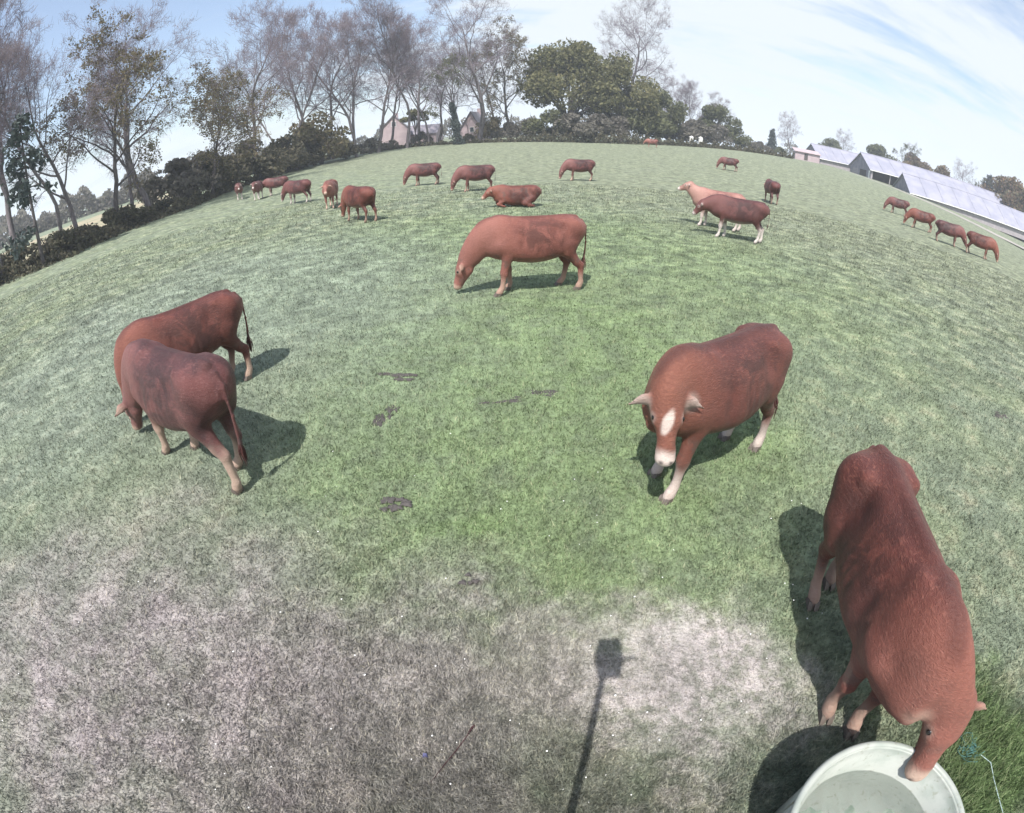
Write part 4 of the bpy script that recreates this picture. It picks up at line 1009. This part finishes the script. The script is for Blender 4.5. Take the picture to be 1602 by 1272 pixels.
# russet and olive trees behind the barns
RUS = dome_meshes(71, 6.0, 5.5, 10.5, 1.0, 7500, L_AUT, .34, BARK_D, lobes=12, gaps=.3)
GR = 'trees behind the barns'
for i, (az, d, v, s, lab) in enumerate([
      (35.0, 195, 'o', .72, 'olive tree above the left barn roof'), (36.6, 200, 'b', .45, 'small bare tree between the two barn roofs'),
      (40.0, 185, 'o', .85, 'olive tree rising behind the gable of the long barn'), (41.8, 190, 'p', .72, 'tall greyish tree behind the long barn ridge'),
      (43.6, 190, 'r', .98, 'russet tree behind the long barn, first from the left'), (45.2, 195, 'r', .86, 'lower russet tree behind the long barn, second from the left'),
      (47.3, 190, 'r', .92, 'narrow russet tree standing alone behind the long barn ridge'), (49.6, 185, 'b', .48, 'small bare tree behind the middle of the long barn'),
      (50.8, 180, 'p', .55, 'dark tree with thin crown right of the small bare tree'), (52.2, 180, 'c', 1.15, 'dark conifer among the russet trees'),
      (53.6, 175, 'r', 1.05, 'big russet tree above the right end of the long barn'), (55.0, 170, 'r', 1.10, 'big russet tree second from the right picture edge'),
      (56.6, 165, 'r', 1.0, 'russet tree at the right picture edge'), (58.3, 160, 'o', .9, 'olive tree cut off by the right picture edge'),
      (54.4, 185, 'o', .95, 'olive tree behind the big russet trees')]):
    parts = {'o': OAK[2], 'b': BARE[4], 'p': PATCHY, 'r': RUS}.get(v) or conifer_meshes(34, 9.5, 2.4, .95)
    s *= 1.32 if az > 50 else 1.22
    plant({'o': 'olive_tree', 'b': 'bare_tree', 'p': 'patchy_tree', 'r': 'russet_tree', 'c': 'conifer'}[v], parts, lab, az, d, s, i * 1.1, 'tree', GR)

# --- dark tangled undergrowth along the left edge of the field: one brambly mass
def edge_line():
    return [(-60.5, 37), (-57, 38.5), (-50, 37), (-42, 43), (-35, 48), (-31, 60), (-27, 72), (-24, 80), (-20, 92), (-17, 100)]
def undergrowth():
    rng = np.random.default_rng(77)
    L = np.array([pol(a, d + 2.2) for a, d in edge_line()])
    seg = np.linalg.norm(np.diff(L, axis=0), axis=1); cum = np.concatenate([[0], np.cumsum(seg)])
    n = 34000; t = rng.random(n) * cum[-1]
    x = np.interp(t, cum, L[:, 0]); y = np.interp(t, cum, L[:, 1])
    out_ = np.stack([x, y], -1) / np.hypot(x, y)[:, None]
    off = rng.normal(0, 1.1, n)
    hmax = .85 + .4 * np.sin(t * .55) + .3 * np.sin(t * 1.7 + 1)
    z = rng.random(n) ** 1.2 * np.clip(hmax * (1 - (off / 3) ** 2), .2, 3)
    x = x + out_[:, 0] * off; y = y + out_[:, 1] * off
    P = np.stack([x, y, terr(x, y) + z], -1)
    me = leaf_quads(P, .17, rng, 'undergrowth', L_DARK, 1, .05)
    tag(link('undergrowth', me), 'dark bramble and weed bank along the left field edge', 'undergrowth', None, 'stuff')
undergrowth()
def brush_things():
    k = 0
    words = ['pale thin bare tree at the left edge', 'spruce', 'slim forked bare tree', 'dark twiggy bare tree', 'tall bronze tree', 'broad fan crowned bare tree', 'big rounded dark brush']
    spots = [(-57.5, 40, 'dark bramble bush at the very left picture edge'), (-55.4, 41, 'dark bramble bush at the foot of the pale thin trees'),
             (-52.8, 40, 'dark bramble bush left of the spruce stem'), (-50.2, 40.5, 'dark bramble bush right of the spruce stem'), (-48.0, 42, 'dark bramble bush under the dark twiggy bare tree'),
             (-45.8, 42.5, 'dark bramble bush left of the bronze leaved tree stem'), (-42.8, 45, 'dark bramble bush right of the bronze leaved tree stem'),
             (-40.2, 46, 'dark bramble bush left of the fan crowned bare tree stem'), (-37.8, 50, 'dark bramble bush right of the fan crowned bare tree stem')]
    for i, (a, d, lab) in enumerate(spots):
        plant('bramble_bush', BUSH[3], lab, a, d, 1.0 + .35 * math.sin(i * 2.3), i * .9, 'bush', 'bramble bushes under the left trees')
brush_things()

# --- land beyond the left hedge: sandy field, and a far wood on the horizon
def strip(name, pts_in, pts_out, mat, label, dz):
    V = []; F = []
    for k, ((a0, d0), (a1, d1)) in enumerate(zip(pts_in, pts_out)):
        for q in range(7):
            t = q / 6; x0, y0 = pol(a0, d0); x1, y1 = pol(a1, d1); x, y = x0 * (1 - t) + x1 * t, y0 * (1 - t) + y1 * t
            V.append((x, y, float(terr(x, y)) + dz))
    for k in range(len(pts_in) - 1):
        for q in range(6):
            b = k * 7 + q; F.append((b, b + 7, b + 8, b + 1))
    me = bpy.data.meshes.new(name); me.from_pydata(V, [], F); me.update()
    return tag(link(name, me, mat=mat), label, None, None, 'structure')
M_SAND, t, b = material('sandy_field', 0.9, 0.1)
pp = t.n('ShaderNodeNewGeometry').outputs['Position']
t.inp(b.inputs['Base Color'], t.mix(t.ramp(t.noise(pp, .12, 3), .4, .6), (0.36, 0.30, 0.21), (0.25, 0.25, 0.17)))
strip('stubble_field', [(-70, 52), (-60, 50), (-52, 50), (-44, 56), (-38, 62), (-34, 72)], [(-70, 105), (-60, 105), (-52, 110), (-44, 120), (-38, 130), (-34, 140)], M_SAND, 'pale sandy field beyond the left hedge', .03)
M_TRACK, t, b = material('pale_track', 0.9, 0.1); pp = t.n('ShaderNodeNewGeometry').outputs['Position']
t.inp(b.inputs['Base Color'], t.mix(t.ramp(t.noise(pp, .5, 3), .3, .7), (0.36, 0.33, 0.31), (0.26, 0.25, 0.22)))
strip('farm_track', [(16, 100), (20, 107), (25, 112), (30, 118), (36, 118), (42, 108), (48, 100), (54, 92), (62, 88)], [(16, 103), (20, 110), (25, 116), (30, 122), (36, 124), (42, 115), (48, 108), (54, 102), (62, 98)], M_TRACK, 'pale farm track between the field and the barns', .03)
def far_wood():
    rng = np.random.default_rng(5); n = 26000
    a = np.concatenate([rng.uniform(-72, -33, n // 2), rng.uniform(-34, 8, n // 4), rng.uniform(30, 70, n // 4)])
    d = np.where(a < -33, 150 + 25 * rng.random(n), np.where(a < 10, 190 + 20 * rng.random(n), 290 + 30 * rng.random(n)))
    hm = (5.5 + 2.2 * np.sin(a * .9) + 1.4 * np.sin(a * 2.7)) * np.where(a > 10, 1.1, 1.0)
    z = rng.random(n) ** .7 * hm
    x = d * np.sin(np.radians(a)); y = d * np.cos(np.radians(a))
    me = leaf_quads(np.stack([x, y, terr(x, y) + z], -1), .75, rng, 'far_wood', L_BRUSH, 1, .3)
    tag(link('far_wood', me), 'low grey wood on the far horizon behind the fields', 'wood', None, 'stuff')
far_wood()

# ------------------------------------------------------------------ fence: dark low hedge line and two white posts
def far_hedge():
    rng = np.random.default_rng(6); n = 16000
    a = rng.uniform(-16, 31, n)
    d = np.where(a < 14, 93.5, np.interp(a, [14, 20, 25, 31], [94, 100, 106, 112])) + rng.normal(0, .5, n)
    hm = np.interp(a, [-16, -8, -6, 1, 3, 15, 16, 24, 31], [.7, .5, .45, .6, 1.6, 1.6, 1.1, .9, .8]) * (1 + .35 * np.sin(a * 5.1) + .25 * np.sin(a * 13))
    x = d * np.sin(np.radians(a)); y = d * np.cos(np.radians(a))
    me = leaf_quads(np.stack([x, y, terr(x, y) + rng.random(n) * hm], -1), .2, rng, 'low_hedge', L_DARK, 1, .05)
    tag(link('low_hedge', me), 'low dark hedge closing the far end of the pasture', 'hedge', None, 'stuff')
far_hedge()
M_WH, t, b = material('white_paint', 0.5, 0.4); t.inp(b.inputs['Base Color'], t.mix(t.noise(t.n('ShaderNodeTexCoord').outputs['Object'], 6, 3), (0.72, 0.72, 0.70), (0.82, 0.82, 0.80)))
for a, lab in ((19.9, 'white painted gate post below the bare cluster, the left one'), (20.9, 'white painted gate post below the bare cluster, the right one')):
    x, y = pol(a, 108); m = MB(); z = float(terr(x, y)); m.box(-.32, -.32, -.1, .32, .32, 1.75); m.box(-.38, -.38, 1.75, .38, .38, 1.85)
    m.face([(-.38, -.38, 1.852), (.38, -.38, 1.852), (0, 0, 2.1)]).face([(.38, -.38, 1.852), (.38, .38, 1.852), (0, 0, 2.1)]).face([(.38, .38, 1.852), (-.38, .38, 1.852), (0, 0, 2.1)]).face([(-.38, .38, 1.852), (-.38, -.38, 1.852), (0, 0, 2.1)])
    tag(m.build('gate_post', M_WH, None, False, (x, y, z)), lab, 'post', 'white gate posts')

# ------------------------------------------------------------------ buildings
def wallmat(name, c1, c2, sc=1.5, rough=.85):
    m, t, b = material(name, rough, 0.2)
    oc = t.n('ShaderNodeTexCoord').outputs['Object']
    t.inp(b.inputs['Base Color'], t.mix(t.ramp(t.noise(oc, sc, 4, .6), .35, .65), c1, c2)); return m
M_ROOF = wallmat('fibre_cement_roof', (0.235, 0.24, 0.30), (0.29, 0.29, 0.345), .35, .7)
M_CLAD = wallmat('grey_cladding', (0.20, 0.19, 0.22), (0.27, 0.255, 0.29), .8)
M_BLOCK = wallmat('concrete_block', (0.27, 0.25, 0.27), (0.34, 0.31, 0.32), 1.2)
M_INT = wallmat('barn_interior', (0.05, 0.045, 0.045), (0.08, 0.07, 0.065), 1.0)
M_PINK = wallmat('pink_render', (0.36, 0.29, 0.31), (0.42, 0.34, 0.355), .8)
M_SLATE = wallmat('slate_roof', (0.16, 0.15, 0.17), (0.24, 0.22, 0.25), 1.2, .6)
M_GLASS, _, b = material('window_glass', 0.08, 0.6); b.inputs['Base Color'].default_value = (0.05, 0.06, 0.07, 1)
M_SHEET = wallmat('rooflight', (0.60, 0.64, 0.68), (0.66, 0.70, 0.74), 1)

def barn(name, label, az0, d0, uaz, length, width, eave, ridge, open_side=None, doors=(), panels=14, base=None, gable_mat=None, side_mat=None):
    """the near gable corner stands at az0,d0; the barn runs along uaz; its long side faces the field"""
    x, y = pol(az0, d0); z = float(terr(x, y)) if base is None else base
    e = empty(name, (x, y, z), R(90 - uaz)); tag(e, label, 'barn')
    # local: x along the barn, y to the left (away from the field), z up
    Lh, Wd, T_ = length, width, .25
    gm = gable_mat or M_CLAD; sm = side_mat or M_BLOCK
    for nm, x0, x1 in (('gable_wall', 0, T_), ('gable_wall', Lh - T_, Lh)):
        m = MB(); 
        for q in ((x0, 1), (x1, 0)):
            pass
        pr = [(0, -.3), (Wd, -.3), (Wd, eave), (Wd / 2, ridge), (0, eave)]
        b0 = [(x0, py, pz) for py, pz in pr]; b1 = [(x1, py, pz) for py, pz in pr]
        m.v = b0 + b1; m.f = [(0, 4, 3, 2, 1), (5, 6, 7, 8, 9)] + [(i, (i + 1) % 5, 5 + (i + 1) % 5, 5 + i) for i in range(5)]
        g = m.build(nm, gm, e)
        if x0 == 0:
            for (dy0, dy1, dz1, mt, nmd) in doors:
                dd = MB(); dd.box(-.06, dy0, 0, -.004, dy1, dz1); dd.build(nmd, mt, g)
            # vertical cladding boards, proud of the gable
            for k in range(int(Wd / 1.0)):
                y0 = k * 1.0 + .03; y1 = y0 + .9; zt = lambda yy: eave + (ridge - eave) * (1 - abs(yy - Wd / 2) / (Wd / 2)) - .08
                mb = MB(); zb = max(2.6, 0) if eave > 2.7 else eave * .8
                mb.hexa([(-.035, y0, zb), (-.003, y0, zb), (-.003, y1, zb), (-.035, y1, zb), (-.035, y0, zt(y0)), (-.003, y0, zt(y0)), (-.003, y1, zt(y1)), (-.035, y1, zt(y1))])
                mb.build('board', gm, g)
    m = MB(); 
    if open_side:
        o0, o1 = open_side
        if o0 > T_: m.box(T_, 0, -.3, o0, T_, eave - .02)
        m.box(o1, 0, -.3, Lh - T_, T_, eave - .02)
        k = o0 + 5
        while k < o1 - 2: m.box(k, .02, 0, k + .22, .24, eave - .02); k += 5
    else: m.box(T_, 0, -.3, Lh - T_, T_, eave - .02)
    m.build('side_wall', sm, e)
    m = MB(); m.box(T_, Wd - T_, -.3, Lh - T_, Wd, eave - .02); m.build('side_wall', sm, e)
    if open_side:
        m = MB(); m.box(T_, T_ + 4, .0, Lh - T_, T_ + 4.1, eave + .9); m.build('inner_wall', M_INT, e)
    # roof sheets, one object each bay
    oh = .45; n = panels; pitch = math.atan2(ridge - eave, Wd / 2); th = .09
    def bay(side, x0, x1):
        yy = lambda t: (-oh + (Wd / 2 + oh) * t) if side == 0 else (Wd + oh - (Wd / 2 + oh) * t)
        zz = lambda t: eave - oh * math.tan(pitch) + (ridge - eave + oh * math.tan(pitch)) * t + .02
        p = [(x0, yy(0), zz(0)), (x1, yy(0), zz(0)), (x1, yy(1), zz(1)), (x0, yy(1), zz(1))]
        if side: p = [p[1], p[0], p[3], p[2]]
        mb = MB(); mb.hexa(p + [(a, b_, c + th) for a, b_, c in p]); return mb
    for k in range(n):
        x0 = -.5 + (Lh + 1.0) * k / n + .03; x1 = -.5 + (Lh + 1.0) * (k + 1) / n - .03
        for s in (0, 1): bay(s, x0, x1).build('roof_panel', M_ROOF, e)
    m = MB(); m.tube([(-.5, Wd / 2, ridge + .1), (Lh + .5, Wd / 2, ridge + .1)], .16, 8); m.build('ridge_cap', M_ROOF, e)
    m = MB(); m.tube([(-.5, -oh - .06, eave - oh * math.tan(pitch)), (Lh + .5, -oh - .06, eave - oh * math.tan(pitch))], .09, 6); m.build('gutter', M_WH, e)
    return e
barn('barn', 'left barn with dark grey gable, white doorway and pale roof, smallest of the three', 33.9, 150, 100, 30, 13, 3.0, 6.6,
     doors=((1.0, 3.4, 2.7, M_INT, 'door'), (4.4, 5.6, 2.4, M_WH, 'door'), (9.6, 12.0, 2.6, M_INT, 'door')), panels=10, base=1.2)
barn('barn', 'long middle barn with lavender roof and a dark open bay on its field side', 39.5, 138, 106, 66, 15, 2.7, 6.5, open_side=(.6, 13.5),
     doors=((.6, 1.4, 2.3, M_WH, 'door'), (3.0, 7.5, 2.2, M_INT, 'door'), (9, 13, 2.2, M_BLOCK, 'door')), panels=16, base=1.4)
barn('barn', 'nearest barn with small grey gable and very long pale roof reaching the picture edge', 44.1, 118, 114, 76, 13, 1.8, 5.4,
     doors=((.9, 2.3, 1.7, M_WH, 'door'),), panels=18, base=-.5)
def shed():
    x, y = pol(31.2, 146); e = empty('small_shed', (x, y, float(terr(x, y)) + .2), R(-20)); tag(e, 'low white and pinkish shed left of the barns', 'shed')
    m = MB(); m.box(0, 0, -.3, 7, 4, 2.0); m.build('wall', M_PINK, e)
    m = MB(); m.hexa([(-.3, -.4, 2.0), (7.3, -.4, 2.0), (7.3, 4.3, 2.9), (-.3, 4.3, 2.9), (-.3, -.4, 2.12), (7.3, -.4, 2.12), (7.3, 4.3, 3.02), (-.3, 4.3, 3.02)]); m.build('roof', M_PINK, e)
    m = MB(); m.box(2.6, -.05, 0, 3.6, -.005, 1.8); m.build('door', M_INT, e)
shed()
def house(name, label, az, d, rot, W_, D_, eave, ridge, wins, chim=True):
    x, y = pol(az, d); e = empty(name, (x, y, float(terr(x, y))), R(rot)); tag(e, label, 'house')
    m = MB(); pr = [(-W_ / 2, -.3), (W_ / 2, -.3), (W_ / 2, eave), (0, ridge), (-W_ / 2, eave)]
    m.v = [(px, 0, pz) for px, pz in pr] + [(px, D_, pz) for px, pz in pr]
    m.f = [(0, 1, 2, 3, 4), (9, 8, 7, 6, 5)] + [(i, 5 + i, 5 + (i + 1) % 5, (i + 1) % 5) for i in range(5)]
    m.build('wall', M_PINK, e)
    for s in (-1, 1):
        oh = .3; sl = (ridge - eave) / (W_ / 2); m = MB()
        p = [(s * (W_ / 2 + oh), -.3, eave - sl * oh + .03), (s * (W_ / 2 + oh), D_ + .3, eave - sl * oh + .03), (0, D_ + .3, ridge + .03), (0, -.3, ridge + .03)]
        if s < 0: p = [p[1], p[0], p[3], p[2]]
        m.hexa(p + [(a, b_, c + .16) for a, b_, c in p]); rf = m.build('roof', M_SLATE, e)
    if chim:
        m = MB(); m.box(-.4, D_ - 1.2, ridge - .6, .4, D_ - .5, ridge + 1.1); m.build('chimney', M_PINK, e)
    for (wx, wz, ww, wh) in wins:
        m = MB(); m.box(wx - ww / 2 - .08, -.07, wz - .08, wx + ww / 2 + .08, -.003, wz + wh + .08); f = m.build('window', M_WH, e)
        m = MB(); m.box(wx - ww / 2, -.085, wz, wx + ww / 2, -.073, wz + wh); m.build('pane', M_GLASS, f)
house('gabled_house', 'pink rendered house with steep gable, left of the two houses', -12.2, 116, 8, 6.2, 11, 4.0, 7.0, [(0, 4.6, .9, 1.0)])
house('gabled_house', 'pale house with steep gable half hidden by the ivy covered stem', -3.9, 112, -10, 5.6, 9, 1.9, 6.4, [(0.2, 2.0, .8, 1.0)])
house('bungalow', 'low pale building between the two gabled houses', -7.3, 128, 84, 7, 13, 2.3, 4.4, [], False)

# ------------------------------------------------------------------ thin haze added over the whole place, stands in for lens veil
m = bpy.data.materials.new('haze_veil'); m.use_nodes = True
nt = m.node_tree; nt.nodes.clear(); o_ = nt.nodes.new('ShaderNodeOutputMaterial'); pv = nt.nodes.new('ShaderNodeVolumePrincipled')
pv.inputs['Color'].default_value = (0.82, 0.88, 1.0, 1); pv.inputs['Density'].default_value = 0.0008; pv.inputs['Anisotropy'].default_value = 0.0
nt.links.new(pv.outputs[0], o_.inputs['Volume'])
hz = MB(); hz.box(-4700, -4700, -1.5, 4700, 4700, 45)
tag(hz.build('haze', m), 'thin pale haze added over the pasture in place of lens veil', None, None, 'stuff')

def daisies():
    rng = np.random.default_rng(12); n = 130
    a = rng.uniform(-95, 60, n); r = rng.uniform(.8, 4.5, n); x = r * np.sin(np.radians(a)); y = r * np.cos(np.radians(a)); k = y > -.3; x, y = x[k], y[k]; n = len(x)
    V = []; F = []
    for i in range(n):
        q = rng.uniform(.003, .007); h = rng.uniform(.03, .055); b = len(V)
        for j in range(6): V.append((x[i] + q * math.cos(j * 1.047), y[i] + q * math.sin(j * 1.047), h + .002 * (j % 2)))
        V.append((x[i], y[i], h + .003)); F += [(b + j, b + (j + 1) % 6, b + 6, b + 6) for j in range(6)]
    me = bpy.data.meshes.new('daisies'); me.from_pydata(V, [], [f[:3] for f in F]); me.update()
    tag(link('daisies', me, mat=M_WH), 'tiny white daisies scattered in the near grass', 'flowers', None, 'stuff')
daisies()
